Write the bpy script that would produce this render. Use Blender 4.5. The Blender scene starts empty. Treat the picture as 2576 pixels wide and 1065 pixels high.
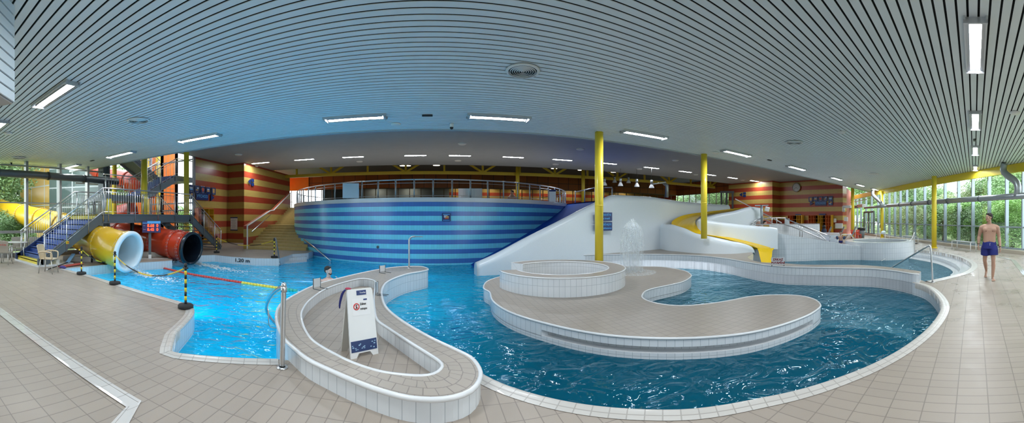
import bpy, bmesh, math, random
from mathutils import Vector, Matrix
from mathutils.geometry import delaunay_2d_cdt
sc = bpy.context.scene
COL = sc.collection
RND = random.Random(11)
PI = math.pi

# ---------------------------------------------------------------- camera (cylindrical panorama), light, exposure
F, XC, Y0, CZ = 870.0, 1084.4, 550.0, 1.65
cd = bpy.data.cameras.new('camera')
cam = bpy.data.objects.new('camera', cd); COL.objects.link(cam); sc.camera = cam
cd.type = 'PANO'
cc = cd if hasattr(cd, 'central_cylindrical_range_u_min') else cd.cycles
cc.panorama_type = 'CENTRAL_CYLINDRICAL'
cc.central_cylindrical_range_u_min = -1288 / F
cc.central_cylindrical_range_u_max = 1288 / F
cc.central_cylindrical_range_v_min = (Y0 - 1065) / F
cc.central_cylindrical_range_v_max = Y0 / F
cc.central_cylindrical_radius = 1.0
cam.location = (0, 0, CZ); cam.rotation_euler = (PI / 2, 0, -(1288 - XC) / F)

w = bpy.data.worlds.new('world'); sc.world = w; w.use_nodes = True
bg = w.node_tree.nodes['Background']
bg.inputs[0].default_value = (0.86, 0.93, 1.0, 1); bg.inputs[1].default_value = 4.2
LAMP_E = 100.0
POOL_E = 14.0
vs = sc.view_settings
vs.view_transform = 'Standard'; vs.look = 'None'; vs.gamma = 1.0; vs.use_curve_mapping = False
vs.exposure = 0.38
sc.cycles.max_bounces = 7; sc.cycles.diffuse_bounces = 4; sc.cycles.glossy_bounces = 3
sc.cycles.transparent_max_bounces = 12; sc.cycles.transmission_bounces = 4
sc.cycles.caustics_reflective = False; sc.cycles.caustics_refractive = False
sc.cycles.sample_clamp_indirect = 4.0; sc.cycles.sample_clamp_direct = 0
sc.cycles.use_denoising = True
sc.cycles.use_adaptive_sampling = True

# ---------------------------------------------------------------- survey helpers: bearing x / elevation y of the survey -> metres
def az(x): return (x - XC) / F
def A(x, r, z=0.0):
    a = az(x); return Vector((r * math.sin(a), r * math.cos(a), z))
def U(x, y, z=0.0):
    r = (z - CZ) * F / (Y0 - y); return A(x, r, z)
def AZ(x, y, r):
    return A(x, r, CZ + (Y0 - y) / F * r)
def pp(pts, z): return [U(x, y, z).xy.copy() for x, y in pts]
def cr(pts, n=6, closed=False):
    P = [Vector(p) for p in pts]; out = []; N = len(P)
    rng = range(N) if closed else range(N - 1)
    for i in rng:
        if closed: p0, p1, p2, p3 = P[(i - 1) % N], P[i], P[(i + 1) % N], P[(i + 2) % N]
        else: p0, p1, p2, p3 = P[max(i - 1, 0)], P[i], P[i + 1], P[min(i + 2, N - 1)]
        for k in range(n):
            t = k / n
            out.append(0.5 * ((2 * p1) + (p2 - p0) * t + (2 * p0 - 5 * p1 + 4 * p2 - p3) * t * t + (3 * p1 - p0 - 3 * p2 + p3) * t ** 3))
    if not closed: out.append(P[-1].copy())
    return out
def resample(pts, step, closed=False):
    P = [Vector(p) for p in pts]
    if closed: P = P + [P[0].copy()]
    L = [0.0]
    for a, b in zip(P, P[1:]): L.append(L[-1] + (b - a).length)
    n = max(2, int(round(L[-1] / step))); out = []; j = 0
    for i in range(n + (0 if closed else 1)):
        s = L[-1] * i / n
        while j < len(L) - 2 and L[j + 1] < s: j += 1
        t = (s - L[j]) / max(L[j + 1] - L[j], 1e-9)
        out.append(P[j].lerp(P[j + 1], t))
    return out
def normals2(P, closed=False):
    N = len(P); out = []
    for i in range(N):
        a = P[(i - 1) % N] if closed or i > 0 else P[i]
        b = P[(i + 1) % N] if closed or i < N - 1 else P[i]
        d = Vector((b[0] - a[0], b[1] - a[1])); d = d.normalized() if d.length > 1e-9 else Vector((1, 0))
        out.append(Vector((-d.y, d.x)))
    return out
def offs(P, d, closed=False):
    n = normals2(P, closed); return [Vector((p[0], p[1])) + m * d for p, m in zip(P, n)]
def rect(x0, x1, y0, y1): return [Vector((x0, y0)), Vector((x1, y0)), Vector((x1, y1)), Vector((x0, y1))]

# ---------------------------------------------------------------- mesh builder
class B:
    def __init__(s): s.v = []; s.f = []; s.mi = []; s.sm = []; s.uv = []; s.m = 0; s.smooth = False
    def V(s, p): s.v.append((p[0], p[1], p[2])); return len(s.v) - 1
    def Fc(s, idx, uv=None, m=None, sm=None):
        s.f.append(tuple(idx)); s.mi.append(s.m if m is None else m); s.sm.append(s.smooth if sm is None else sm)
        s.uv.append(uv if uv else [(0.0, 0.0)] * len(idx))
    def quad(s, a, b, c, d, uv=None, m=None):
        i = [s.V(p) for p in (a, b, c, d)]; s.Fc(i, uv, m)
    def mbox(s, M, sx, sy, sz):
        hx, hy, hz = sx / 2, sy / 2, sz / 2
        c = [s.V(M @ Vector((x, y, z))) for z in (-hz, hz) for y in (-hy, hy) for x in (-hx, hx)]
        for q, (u, v) in (((0, 2, 3, 1), (sx, sy)), ((4, 5, 7, 6), (sx, sy)), ((0, 1, 5, 4), (sx, sz)), ((2, 6, 7, 3), (sz, sx)), ((0, 4, 6, 2), (sz, sy)), ((1, 3, 7, 5), (sy, sz))):
            s.Fc([c[k] for k in q], [(0, 0), (u, 0), (u, v), (0, v)], sm=False)
        return s
    def box(s, cx, cy, cz, sx, sy, sz, rz=0.0, rx=0.0, ry=0.0):
        M = Matrix.Translation((cx, cy, cz)) @ Matrix.Rotation(rz, 4, 'Z') @ Matrix.Rotation(ry, 4, 'Y') @ Matrix.Rotation(rx, 4, 'X')
        return s.mbox(M, sx, sy, sz)
    def beam(s, p, q, wd, ht):
        p, q = Vector(p), Vector(q); d = q - p; L = d.length; d.normalize()
        up = Vector((0, 0, 1)) if abs(d.z) < 0.98 else Vector((0, 1, 0))
        x = d.cross(up).normalized(); z = x.cross(d).normalized()
        M = Matrix(((x.x, d.x, z.x, 0), (x.y, d.y, z.y, 0), (x.z, d.z, z.z, 0), (0, 0, 0, 1)))
        M = Matrix.Translation((p + q) / 2) @ M
        return s.mbox(M, wd, L, ht)
    def tube(s, pts, r, n=8, closed=False, cap=True, m=None, inward=False):
        P = [Vector(p) for p in pts]; N = len(P); rings = []
        rad = r if isinstance(r, (list, tuple)) else [r] * N
        prev = None; acc = 0.0
        for i in range(N):
            a = P[(i - 1) % N] if closed or i > 0 else P[i]; b = P[(i + 1) % N] if closed or i < N - 1 else P[i]
            t = (b - a); t = t.normalized() if t.length > 1e-9 else Vector((0, 0, 1))
            if prev is None:
                ref = Vector((0, 0, 1)) if abs(t.z) < 0.9 else Vector((1, 0, 0)); u = t.cross(ref).normalized()
            else:
                u = prev - t * prev.dot(t); u = u.normalized() if u.length > 1e-6 else t.orthogonal().normalized()
            prev = u; v = t.cross(u)
            if i: acc += (P[i] - P[i - 1]).length
            rings.append(([s.V(P[i] + (u * math.cos(2 * PI * k / n) + v * math.sin(2 * PI * k / n)) * rad[i]) for k in range(n)], acc))
        for i in range(N if closed else N - 1):
            A_, la = rings[i]; B_, lb = rings[(i + 1) % N]
            for k in range(n):
                q = [A_[k], A_[(k + 1) % n], B_[(k + 1) % n], B_[k]]
                if inward: q = q[::-1]
                s.Fc(q, [(la, k / n), (la, (k + 1) / n), (lb, (k + 1) / n), (lb, k / n)], m, True)
        if cap and not closed:
            s.Fc(rings[0][0][::-1], None, m, False); s.Fc(rings[-1][0], None, m, False)
        return s
    def cyl(s, x, y, z0, z1, r, n=20, m=None, r1=None):
        return s.tube([(x, y, z0), (x, y, z1)], [r, r if r1 is None else r1], n, m=m)
    def disc(s, c, r, nrm, n=24, m=None):
        nrm = Vector(nrm).normalized(); u = nrm.orthogonal().normalized(); v = nrm.cross(u)
        s.Fc([s.V(Vector(c) + (u * math.cos(2 * PI * k / n) + v * math.sin(2 * PI * k / n)) * r) for k in range(n)], None, m, False); return s
    def lathe(s, prof, c, n=24, m=None, axis=None, closed=False, a0=0.0, a1=2 * PI):
        c = Vector(c); ax = Vector(axis).normalized() if axis else Vector((0, 0, 1))
        if abs(ax.z) > 0.999: u, v = Vector((1, 0, 0)), Vector((0, 1, 0)) * (1 if ax.z > 0 else -1)
        else:
            u = Vector((0, 0, 1)).cross(ax).normalized(); v = ax.cross(u)
        rings = [[s.V(c + ax * z + (u * math.cos(2 * PI * k / n) + v * math.sin(2 * PI * k / n)) * r) for k in range(n)] for r, z in prof]
        NN = len(rings)
        for i in range(NN if closed else NN - 1):
            a, b = rings[i], rings[(i + 1) % NN]
            for k in range(n): s.Fc([a[k], a[(k + 1) % n], b[(k + 1) % n], b[k]], None, m, True)
        return s
    def ball(s, c, r, n=12, k=8, sx=1, sy=1, sz=1, M=None, m=None):
        c = Vector(c); rings = []
        for i in range(k + 1):
            th = PI * i / k
            ring = []
            for j in range(n):
                ph = 2 * PI * j / n
                p = Vector((math.sin(th) * math.cos(ph) * r * sx, math.sin(th) * math.sin(ph) * r * sy, math.cos(th) * r * sz))
                if M: p = M @ p
                ring.append(p + c)
            rings.append(ring)
        top = s.V(rings[0][0]); bot = s.V(rings[-1][0])
        ids = [[s.V(p) for p in ring] for ring in rings[1:-1]]
        for j in range(n):
            s.Fc([top, ids[0][j], ids[0][(j + 1) % n]], None, m, True)
            s.Fc([bot, ids[-1][(j + 1) % n], ids[-1][j]], None, m, True)
        for a, b in zip(ids, ids[1:]):
            for j in range(n): s.Fc([a[j], b[j], b[(j + 1) % n], a[(j + 1) % n]], None, m, True)
        return s
    def capsule(s, p, q, r0, r1, n=12):
        p, q = Vector(p), Vector(q); d = (q - p)
        L = d.length; pts = []; rr = []
        dn = d.normalized()
        for i in range(5):
            a = PI / 2 * i / 4; pts.append(p - dn * r0 * math.cos(a)); rr.append(max(r0 * math.sin(a), 0.0008))
        for i in range(5):
            a = PI / 2 * i / 4; pts.append(q + dn * r1 * math.sin(a)); rr.append(max(r1 * math.cos(a), 0.0008))
        return s.tube(pts, rr, n)
    def poly(s, outer, z, holes=(), m=None, flip=False, uvs=1.0):
        rings = [[Vector((p[0], p[1])) for p in r] for r in [outer] + list(holes)]
        vs_, es_ = [], []
        for r in rings:
            o = len(vs_); vs_ += r; es_ += [(o + i, o + (i + 1) % len(r)) for i in range(len(r))]
        V2, _e, F2, _a, _b, _c = delaunay_2d_cdt(vs_, es_, [], 0, 1e-5)
        def inside(x, y):
            c = False
            for r in rings:
                j = len(r) - 1
                for i in range(len(r)):
                    if (r[i].y > y) != (r[j].y > y) and x < (r[j].x - r[i].x) * (y - r[i].y) / (r[j].y - r[i].y) + r[i].x: c = not c
                    j = i
            return c
        idx = [s.V((p.x, p.y, z(p) if callable(z) else z)) for p in V2]
        for t in F2:
            cx = sum(V2[k].x for k in t) / 3; cy = sum(V2[k].y for k in t) / 3
            if not inside(cx, cy): continue
            a, b, c = (V2[k] for k in t[:3])
            up = (b - a).cross(c - a) > 0
            t = t if up != flip else t[::-1]
            s.Fc([idx[k] for k in t], [(V2[k].x * uvs, V2[k].y * uvs) for k in t], m, False)
        return s
    def sides(s, P, z0, z1, closed=True, m=None, flip=False):
        N = len(P); acc = 0.0
        g0 = z0 if isinstance(z0, (list, tuple)) else [z0] * N; g1 = z1 if isinstance(z1, (list, tuple)) else [z1] * N
        for i in range(N if closed else N - 1):
            j = (i + 1) % N; a, b = P[i], P[j]; L = math.hypot(b[0] - a[0], b[1] - a[1])
            idx = [s.V((a[0], a[1], g0[i])), s.V((b[0], b[1], g0[j])), s.V((b[0], b[1], g1[j])), s.V((a[0], a[1], g1[i]))]
            uv = [(acc, g0[i]), (acc + L, g0[j]), (acc + L, g1[j]), (acc, g1[i])]
            if flip: idx = idx[::-1]; uv = uv[::-1]
            s.Fc(idx, uv, m); acc += L
        return s
    def prism(s, P, z0, z1, holes=(), top=0, side=1, bottom=True):
        P = [Vector((p[0], p[1])) for p in P]
        area = sum(P[i].x * P[(i + 1) % len(P)].y - P[(i + 1) % len(P)].x * P[i].y for i in range(len(P)))
        if area < 0: P = P[::-1]
        s.poly(P, z1, holes, top)
        if bottom: s.poly(P, z0, holes, side, flip=True)
        s.sides(P, z0, z1, True, side)
        for h in holes:
            ar = sum(h[i][0] * h[(i + 1) % len(h)][1] - h[(i + 1) % len(h)][0] * h[i][1] for i in range(len(h)))
            s.sides(h, z0, z1, True, side, flip=ar > 0)
        return s
    def wall(s, P, th, zb, zt, closed=False, rnd=0, m=0, mt=None):
        """upright wall: front face along P, body th to the left of the walk (negative: right); top square or rounded"""
        N = len(P); nr = normals2(P, closed); mt = m if mt is None else mt
        g0 = zb if isinstance(zb, (list, tuple)) else [zb] * N; g1 = zt if isinstance(zt, (list, tuple)) else [zt] * N
        acc = 0.0; secs = []
        R = abs(th) / 2 if rnd else 0
        for i in range(N):
            if i: acc += math.hypot(P[i][0] - P[i - 1][0], P[i][1] - P[i - 1][1])
            prof = [(0.0, g0[i])]
            if rnd:
                prof.append((0.0, g1[i] - R - .05))
                for k in range(rnd + 1):
                    a = PI * k / rnd; prof.append((abs(th) / 2 - R * math.cos(a), g1[i] - R * (1 - math.sin(a))))
            else: prof += [(0.0, g1[i]), (abs(th), g1[i])]
            if rnd: prof.append((abs(th), g1[i] - R - .05))
            prof.append((abs(th), g0[i]))
            sg = 1 if th > 0 else -1
            vv = []; vlen = g0[i]; last = prof[0]
            for o, z in prof:
                vlen += math.hypot(o - last[0], z - last[1]); last = (o, z)
                vv.append((s.V((P[i][0] + nr[i].x * o * sg, P[i][1] + nr[i].y * o * sg, z)), acc, vlen))
            secs.append(vv)
        K = len(secs[0])
        for i in range(N if closed else N - 1):
            a, b = secs[i], secs[(i + 1) % N]
            for k in range(K - 1):
                q = [a[k], b[k], b[k + 1], a[k + 1]]
                if th > 0: pass
                else: q = q[::-1]
                top = (not rnd and k == 1)
                if top: uv = [(s.v[x[0]][0], s.v[x[0]][1]) for x in q]
                else: uv = [(x[1], x[2]) for x in q]
                s.Fc([x[0] for x in q], uv, mt if top else m, bool(rnd))
        if not closed:
            s.Fc([x[0] for x in secs[0]][::-1], [(x[2] * 0, x[2]) for x in secs[0]][::-1], m, False)
            s.Fc([x[0] for x in secs[-1]], [(x[2] * 0, x[2]) for x in secs[-1]], m, False)
        return s
    def ob(s, name, mats, parent=None, **tags):
        me = bpy.data.meshes.new(name); off = Vector((0, 0, 0))
        if parent is not None: off = Vector(ORG.get(parent.name, (0, 0, 0)))
        me.from_pydata([(a - off.x, b - off.y, c - off.z) for a, b, c in s.v], [], s.f)
        if not isinstance(mats, (list, tuple)): mats = [mats]
        for m_ in mats: me.materials.append(m_)
        me.polygons.foreach_set('material_index', [min(k, len(mats) - 1) for k in s.mi])
        me.polygons.foreach_set('use_smooth', s.sm)
        ul = me.uv_layers.new(name='UVMap'); flat = []
        for u in s.uv:
            for p in u: flat += [p[0], p[1]]
        ul.data.foreach_set('uv', flat)
        me.update()
        o = bpy.data.objects.new(name, me); COL.objects.link(o)
        if parent is not None:
            o.parent = parent; ORG[o.name] = tuple(off)
        for k, v in tags.items(): o[k] = v
        return o
ORG = {}
def thing(name, label, cat, loc=(0, 0, 0), rz=0.0, group=None):
    o = bpy.data.objects.new(name, None); COL.objects.link(o); o.location = loc; o.empty_display_size = 0.1
    o['label'] = label; o['category'] = cat
    if group: o['group'] = group
    ORG[o.name] = tuple(loc); o.rotation_euler = (0, 0, rz)
    return o
def local(o, loc, rz=0.0):
    """a thing built about the world's origin, moved to its place"""
    o.location = loc; o.rotation_euler = (0, 0, rz); return o
def dup(root, loc, rz=0.0, label=None, group=None):
    r = root.copy(); COL.objects.link(r); r.location = loc; r.rotation_euler = (0, 0, rz)
    if label: r['label'] = label
    if group: r['group'] = group
    for ch in [c for c in root.children]:
        c = ch.copy(); COL.objects.link(c); c.parent = r
        for g in [c2 for c2 in ch.children]:
            d = g.copy(); COL.objects.link(d); d.parent = c
    return r
def st(b, name, mats, **k): return b.ob(name, mats, None, kind='structure', **k)
def bevel(o, wd, seg=2):
    m = o.modifiers.new('bevel', 'BEVEL'); m.width = wd; m.segments = seg; m.limit_method = 'ANGLE'; m.angle_limit = 0.6
    return o
def text_mesh(txt, size, M, name, mt, parent=None, bold=0.0, depth=0.002, align='CENTER', sx=1.0, **tags):
    cu = bpy.data.curves.new('lettering', 'FONT'); cu.body = txt; cu.size = size; cu.extrude = depth; cu.offset = bold
    cu.align_x = align; cu.align_y = 'CENTER'; cu.resolution_u = 3
    to = bpy.data.objects.new('lettering', cu); COL.objects.link(to)
    bpy.context.view_layer.update()
    me = bpy.data.meshes.new_from_object(to.evaluated_get(bpy.context.evaluated_depsgraph_get()))
    COL.objects.unlink(to); bpy.data.objects.remove(to); bpy.data.curves.remove(cu)
    off = Vector(ORG.get(parent.name, (0, 0, 0))) if parent is not None else Vector((0, 0, 0))
    me.transform(Matrix.Translation(-off) @ M @ Matrix.Diagonal((sx, 1, 1, 1)))
    me.materials.clear(); me.materials.append(mt)
    o = bpy.data.objects.new(name, me); COL.objects.link(o)
    if parent is not None: o.parent = parent; ORG[o.name] = tuple(off)
    for k, v in tags.items(): o[k] = v
    return o
def frame_at(p, right, up=Vector((0, 0, 1))):
    """matrix: local x = right, y = up, z = towards the viewer"""
    x = Vector(right).normalized(); y = (Vector(up) - x * x.dot(Vector(up))).normalized(); z = x.cross(y)
    return Matrix(((x.x, y.x, z.x, p[0]), (x.y, y.y, z.y, p[1]), (x.z, y.z, z.z, p[2]), (0, 0, 0, 1)))
def face_cam(x):
    """unit vector to the right as seen from the survey point in bearing x"""
    a = az(x); return Vector((math.cos(a), -math.sin(a), 0))

# ---------------------------------------------------------------- materials
MATS = {}
def mat(name, col, rough=0.5, metal=0.0, coat=0.0, emis=None, es=0.0, var=0.0, bump=0.0, bscale=30.0, spec=0.5):
    if name in MATS: return MATS[name]
    m = bpy.data.materials.new(name); m.use_nodes = True; nt = m.node_tree; p = nt.nodes['Principled BSDF']
    p.inputs['Base Color'].default_value = (*col, 1); p.inputs['Roughness'].default_value = rough; p.inputs['Metallic'].default_value = metal
    p.inputs['Coat Weight'].default_value = coat; p.inputs['Specular IOR Level'].default_value = spec
    if emis: p.inputs['Emission Color'].default_value = (*emis, 1); p.inputs['Emission Strength'].default_value = es
    tc = nt.nodes.new('ShaderNodeNewGeometry')
    ns = nt.nodes.new('ShaderNodeTexNoise'); ns.inputs['Scale'].default_value = bscale if bump else 2.5; nt.links.new(tc.outputs['Position'], ns.inputs['Vector'])
    v = var if var else 0.06
    mx = nt.nodes.new('ShaderNodeMix'); mx.data_type = 'RGBA'
    mx.inputs['A'].default_value = tuple(c * (1 - v) for c in col) + (1,); mx.inputs['B'].default_value = tuple(min(1, c * (1 + v)) for c in col) + (1,)
    nt.links.new(ns.outputs['Fac'], mx.inputs['Factor']); nt.links.new(mx.outputs['Result'], p.inputs['Base Color'])
    if bump:
        bn = nt.nodes.new('ShaderNodeBump'); bn.inputs['Strength'].default_value = bump; bn.inputs['Distance'].default_value = 0.01
        nt.links.new(ns.outputs['Fac'], bn.inputs['Height']); nt.links.new(bn.outputs['Normal'], p.inputs['Normal'])
    MATS[name] = m; return m
def emat(name, col, s):
    m = bpy.data.materials.new(name); m.use_nodes = True; nt = m.node_tree; nt.nodes.clear()
    e = nt.nodes.new('ShaderNodeEmission'); e.inputs[0].default_value = (*col, 1); e.inputs[1].default_value = s
    o = nt.nodes.new('ShaderNodeOutputMaterial'); nt.links.new(e.outputs[0], o.inputs[0]); return m
def N(nt, t, **kw):
    n = nt.nodes.new(t)
    for k, v in kw.items(): setattr(n, k, v)
    return n
def mth(nt, op, a, b=None, c=None):
    n = nt.nodes.new('ShaderNodeMath'); n.operation = op
    for i, x in enumerate((a, b, c)):
        if x is None: continue
        if isinstance(x, (int, float)): n.inputs[i].default_value = x
        else: nt.links.new(x, n.inputs[i])
    return n.outputs[0]
def mixc(nt, f, a, b):
    n = nt.nodes.new('ShaderNodeMix'); n.data_type = 'RGBA'
    for s_, x in (('Factor', f), ('A', a), ('B', b)):
        if isinstance(x, (int, float)): n.inputs[s_].default_value = x
        elif isinstance(x, tuple): n.inputs[s_].default_value = (*x, 1) if len(x) == 3 else x
        else: nt.links.new(x, n.inputs[s_])
    return n.outputs['Result']
def tile(name, c1, c2, grout, tw, th, mortar=0.004, rough=0.25, coat=0.0, bump=0.3, rot=0.0, wet=False, ribs=False, shift=0.0):
    m = bpy.data.materials.new(name); m.use_nodes = True; nt = m.node_tree; p = nt.nodes['Principled BSDF']
    uv = N(nt, 'ShaderNodeUVMap'); mp = N(nt, 'ShaderNodeMapping'); mp.inputs['Rotation'].default_value = (0, 0, rot); mp.inputs['Location'].default_value = (50, 50, 0)
    nt.links.new(uv.outputs[0], mp.inputs[0])
    br = N(nt, 'ShaderNodeTexBrick'); br.offset = shift; br.squash = 1
    nt.links.new(mp.outputs[0], br.inputs['Vector'])
    br.inputs['Color1'].default_value = (*c1, 1); br.inputs['Color2'].default_value = (*c2, 1); br.inputs['Mortar'].default_value = (*grout, 1)
    br.inputs['Scale'].default_value = 1; br.inputs['Mortar Size'].default_value = mortar; br.inputs['Mortar Smooth'].default_value = 0.1
    br.inputs['Brick Width'].default_value = tw; br.inputs['Row Height'].default_value = th
    colr = br.outputs['Color']
    ns = N(nt, 'ShaderNodeTexNoise'); ns.inputs['Scale'].default_value = 0.9; ns.inputs['Detail'].default_value = 4
    nt.links.new(mp.outputs[0], ns.inputs['Vector'])
    fac = mth(nt, 'MULTIPLY', ns.outputs['Fac'], 0.28)
    colr = mixc(nt, fac, colr, tuple(c * 0.62 for c in c1))
    nt.links.new(colr, p.inputs['Base Color'])
    p.inputs['Roughness'].default_value = rough; p.inputs['Coat Weight'].default_value = coat
    h = mth(nt, 'SUBTRACT', 1.0, br.outputs['Fac'])
    if ribs:
        sx = N(nt, 'ShaderNodeSeparateXYZ'); nt.links.new(mp.outputs[0], sx.inputs[0])
        h = mth(nt, 'ADD', h, mth(nt, 'MULTIPLY', mth(nt, 'SINE', mth(nt, 'MULTIPLY', sx.outputs['X'], 900.0)), 0.12))
    if wet:
        n2 = N(nt, 'ShaderNodeTexNoise'); n2.inputs['Scale'].default_value = 1.6; n2.inputs['Detail'].default_value = 6; n2.inputs['Distortion'].default_value = 0.6
        nt.links.new(mp.outputs[0], n2.inputs['Vector'])
        mr = N(nt, 'ShaderNodeMapRange'); mr.inputs['From Min'].default_value = 0.47; mr.inputs['From Max'].default_value = 0.68
        nt.links.new(n2.outputs['Fac'], mr.inputs['Value'])
        # wetter towards the glass front at the right of the hall
        sxx = N(nt, 'ShaderNodeSeparateXYZ'); g = N(nt, 'ShaderNodeNewGeometry'); nt.links.new(g.outputs['Position'], sxx.inputs[0])
        wr = N(nt, 'ShaderNodeMapRange'); wr.inputs['From Min'].default_value = 2; wr.inputs['From Max'].default_value = 11; wr.inputs['To Min'].default_value = 0.35; wr.inputs['To Max'].default_value = 1.0
        nt.links.new(sxx.outputs['X'], wr.inputs['Value'])
        wv = mth(nt, 'MULTIPLY', mr.outputs[0], wr.outputs[0])
        nt.links.new(mth(nt, 'SUBTRACT', rough, mth(nt, 'MULTIPLY', wv, rough - 0.16)), p.inputs['Roughness'])
    bn = N(nt, 'ShaderNodeBump'); bn.inputs['Strength'].default_value = bump; bn.inputs['Distance'].default_value = 0.004
    nt.links.new(h, bn.inputs['Height']); nt.links.new(bn.outputs['Normal'], p.inputs['Normal'])
    MATS[name] = m; return m
def stripes(name, ca, cb, z0, period, wa, tw, th, rough=0.3, cap=None):
    """ca where fract((z-z0)/period) < wa, else cb; fine tile joints; above cap white"""
    m = bpy.data.materials.new(name); m.use_nodes = True; nt = m.node_tree; p = nt.nodes['Principled BSDF']
    uv = N(nt, 'ShaderNodeUVMap'); sp = N(nt, 'ShaderNodeSeparateXYZ'); g = N(nt, 'ShaderNodeNewGeometry'); nt.links.new(g.outputs['Position'], sp.inputs[0])
    zz = mth(nt, 'DIVIDE', mth(nt, 'SUBTRACT', sp.outputs['Z'], z0), period)
    fr = mth(nt, 'FRACT', mth(nt, 'ADD', zz, 40.0)); isa = mth(nt, 'LESS_THAN', fr, wa)
    c = mixc(nt, isa, cb, ca)
    br = N(nt, 'ShaderNodeTexBrick'); br.offset = 0; mp = N(nt, 'ShaderNodeMapping'); mp.inputs['Location'].default_value = (50, 50, 0)
    nt.links.new(uv.outputs[0], mp.inputs[0]); nt.links.new(mp.outputs[0], br.inputs['Vector'])
    br.inputs['Scale'].default_value = 1; br.inputs['Mortar Size'].default_value = 0.004; br.inputs['Brick Width'].default_value = tw; br.inputs['Row Height'].default_value = th
    br.inputs['Color1'].default_value = (1, 1, 1, 1); br.inputs['Color2'].default_value = (.93, .93, .93, 1); br.inputs['Mortar'].default_value = (.76, .76, .76, 1)
    mm = N(nt, 'ShaderNodeMix'); mm.data_type = 'RGBA'; mm.blend_type = 'MULTIPLY'; mm.inputs['Factor'].default_value = 1
    nt.links.new(c, mm.inputs['A']); nt.links.new(br.outputs['Color'], mm.inputs['B'])
    c = mm.outputs['Result']
    nt.links.new(c, p.inputs['Base Color']); p.inputs['Roughness'].default_value = rough
    MATS[name] = m; return m
def glass(name, tint=(0.93, 0.97, 0.96), refl=0.55):
    m = bpy.data.materials.new(name); m.use_nodes = True; nt = m.node_tree; nt.nodes.clear()
    o = N(nt, 'ShaderNodeOutputMaterial'); t = N(nt, 'ShaderNodeBsdfTransparent'); gl = N(nt, 'ShaderNodeBsdfGlossy'); mx = N(nt, 'ShaderNodeMixShader'); fr = N(nt, 'ShaderNodeFresnel')
    t.inputs[0].default_value = (*tint, 1); gl.inputs['Roughness'].default_value = 0.0; fr.inputs[0].default_value = 1.45
    nt.links.new(mth(nt, 'MULTIPLY', fr.outputs[0], refl), mx.inputs[0]); nt.links.new(t.outputs[0], mx.inputs[1]); nt.links.new(gl.outputs[0], mx.inputs[2]); nt.links.new(mx.outputs[0], o.inputs[0])
    return m
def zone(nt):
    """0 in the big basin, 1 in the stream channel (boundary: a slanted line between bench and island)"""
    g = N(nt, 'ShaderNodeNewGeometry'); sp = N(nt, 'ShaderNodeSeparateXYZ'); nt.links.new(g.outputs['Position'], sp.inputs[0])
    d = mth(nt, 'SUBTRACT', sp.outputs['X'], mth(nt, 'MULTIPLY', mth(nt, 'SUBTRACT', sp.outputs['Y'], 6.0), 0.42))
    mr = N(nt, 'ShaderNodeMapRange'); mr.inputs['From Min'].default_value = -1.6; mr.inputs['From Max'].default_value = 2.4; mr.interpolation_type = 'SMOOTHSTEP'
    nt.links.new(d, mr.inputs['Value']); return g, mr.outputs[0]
def water(name, tint, scale, strength, ca, cb, murk=.55, wscale=1.0):
    """water: Fresnel reflection over a mix of clear and cloudy (scattering) water"""
    m = bpy.data.materials.new(name); m.use_nodes = True; nt = m.node_tree; nt.nodes.clear()
    o = N(nt, 'ShaderNodeOutputMaterial'); t = N(nt, 'ShaderNodeBsdfTransparent'); gl = N(nt, 'ShaderNodeBsdfGlossy'); mx = N(nt, 'ShaderNodeMixShader'); fr = N(nt, 'ShaderNodeFresnel')
    df = N(nt, 'ShaderNodeBsdfDiffuse'); m2 = N(nt, 'ShaderNodeMixShader'); m2.inputs[0].default_value = murk
    tl = N(nt, 'ShaderNodeBsdfTranslucent'); m3 = N(nt, 'ShaderNodeMixShader'); m3.inputs[0].default_value = .35
    gl.inputs['Roughness'].default_value = 0.02; gl.inputs[0].default_value = (.62, .84, .92, 1); fr.inputs[0].default_value = 1.33
    t.inputs[0].default_value = (*tint, 1)
    g, zf = zone(nt); mp = N(nt, 'ShaderNodeMapping'); mp.inputs['Scale'].default_value = (wscale, wscale * 1.35, 1); nt.links.new(g.outputs['Position'], mp.inputs[0])
    n1 = N(nt, 'ShaderNodeTexNoise'); n1.inputs['Scale'].default_value = scale; n1.inputs['Detail'].default_value = 2; n1.inputs['Distortion'].default_value = 1.6; n1.inputs['Roughness'].default_value = 0.45
    n2 = N(nt, 'ShaderNodeTexNoise'); n2.inputs['Scale'].default_value = scale * 0.28; n2.inputs['Detail'].default_value = 2; n2.inputs['Distortion'].default_value = 0.8
    nt.links.new(mp.outputs[0], n1.inputs['Vector']); nt.links.new(mp.outputs[0], n2.inputs['Vector'])
    wc = mixc(nt, zf, ca, cb); nt.links.new(wc, df.inputs[0]); nt.links.new(wc, tl.inputs[0]); nt.links.new(df.outputs[0], m3.inputs[1]); nt.links.new(tl.outputs[0], m3.inputs[2])  # bright basin and shaded channel are put into the water colour
    h = mth(nt, 'ADD', n1.outputs['Fac'], mth(nt, 'MULTIPLY', n2.outputs['Fac'], 2.2))
    bn = N(nt, 'ShaderNodeBump'); bn.inputs['Strength'].default_value = strength; bn.inputs['Distance'].default_value = 0.12
    nt.links.new(h, bn.inputs['Height'])
    for q in (gl, fr, df): nt.links.new(bn.outputs['Normal'], q.inputs['Normal'])
    nt.links.new(t.outputs[0], m2.inputs[1]); nt.links.new(m3.outputs[0], m2.inputs[2])
    nt.links.new(fr.outputs[0], mx.inputs[0]); nt.links.new(m2.outputs[0], mx.inputs[1]); nt.links.new(gl.outputs[0], mx.inputs[2])
    nt.links.new(mx.outputs[0], o.inputs[0]); return m
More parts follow.
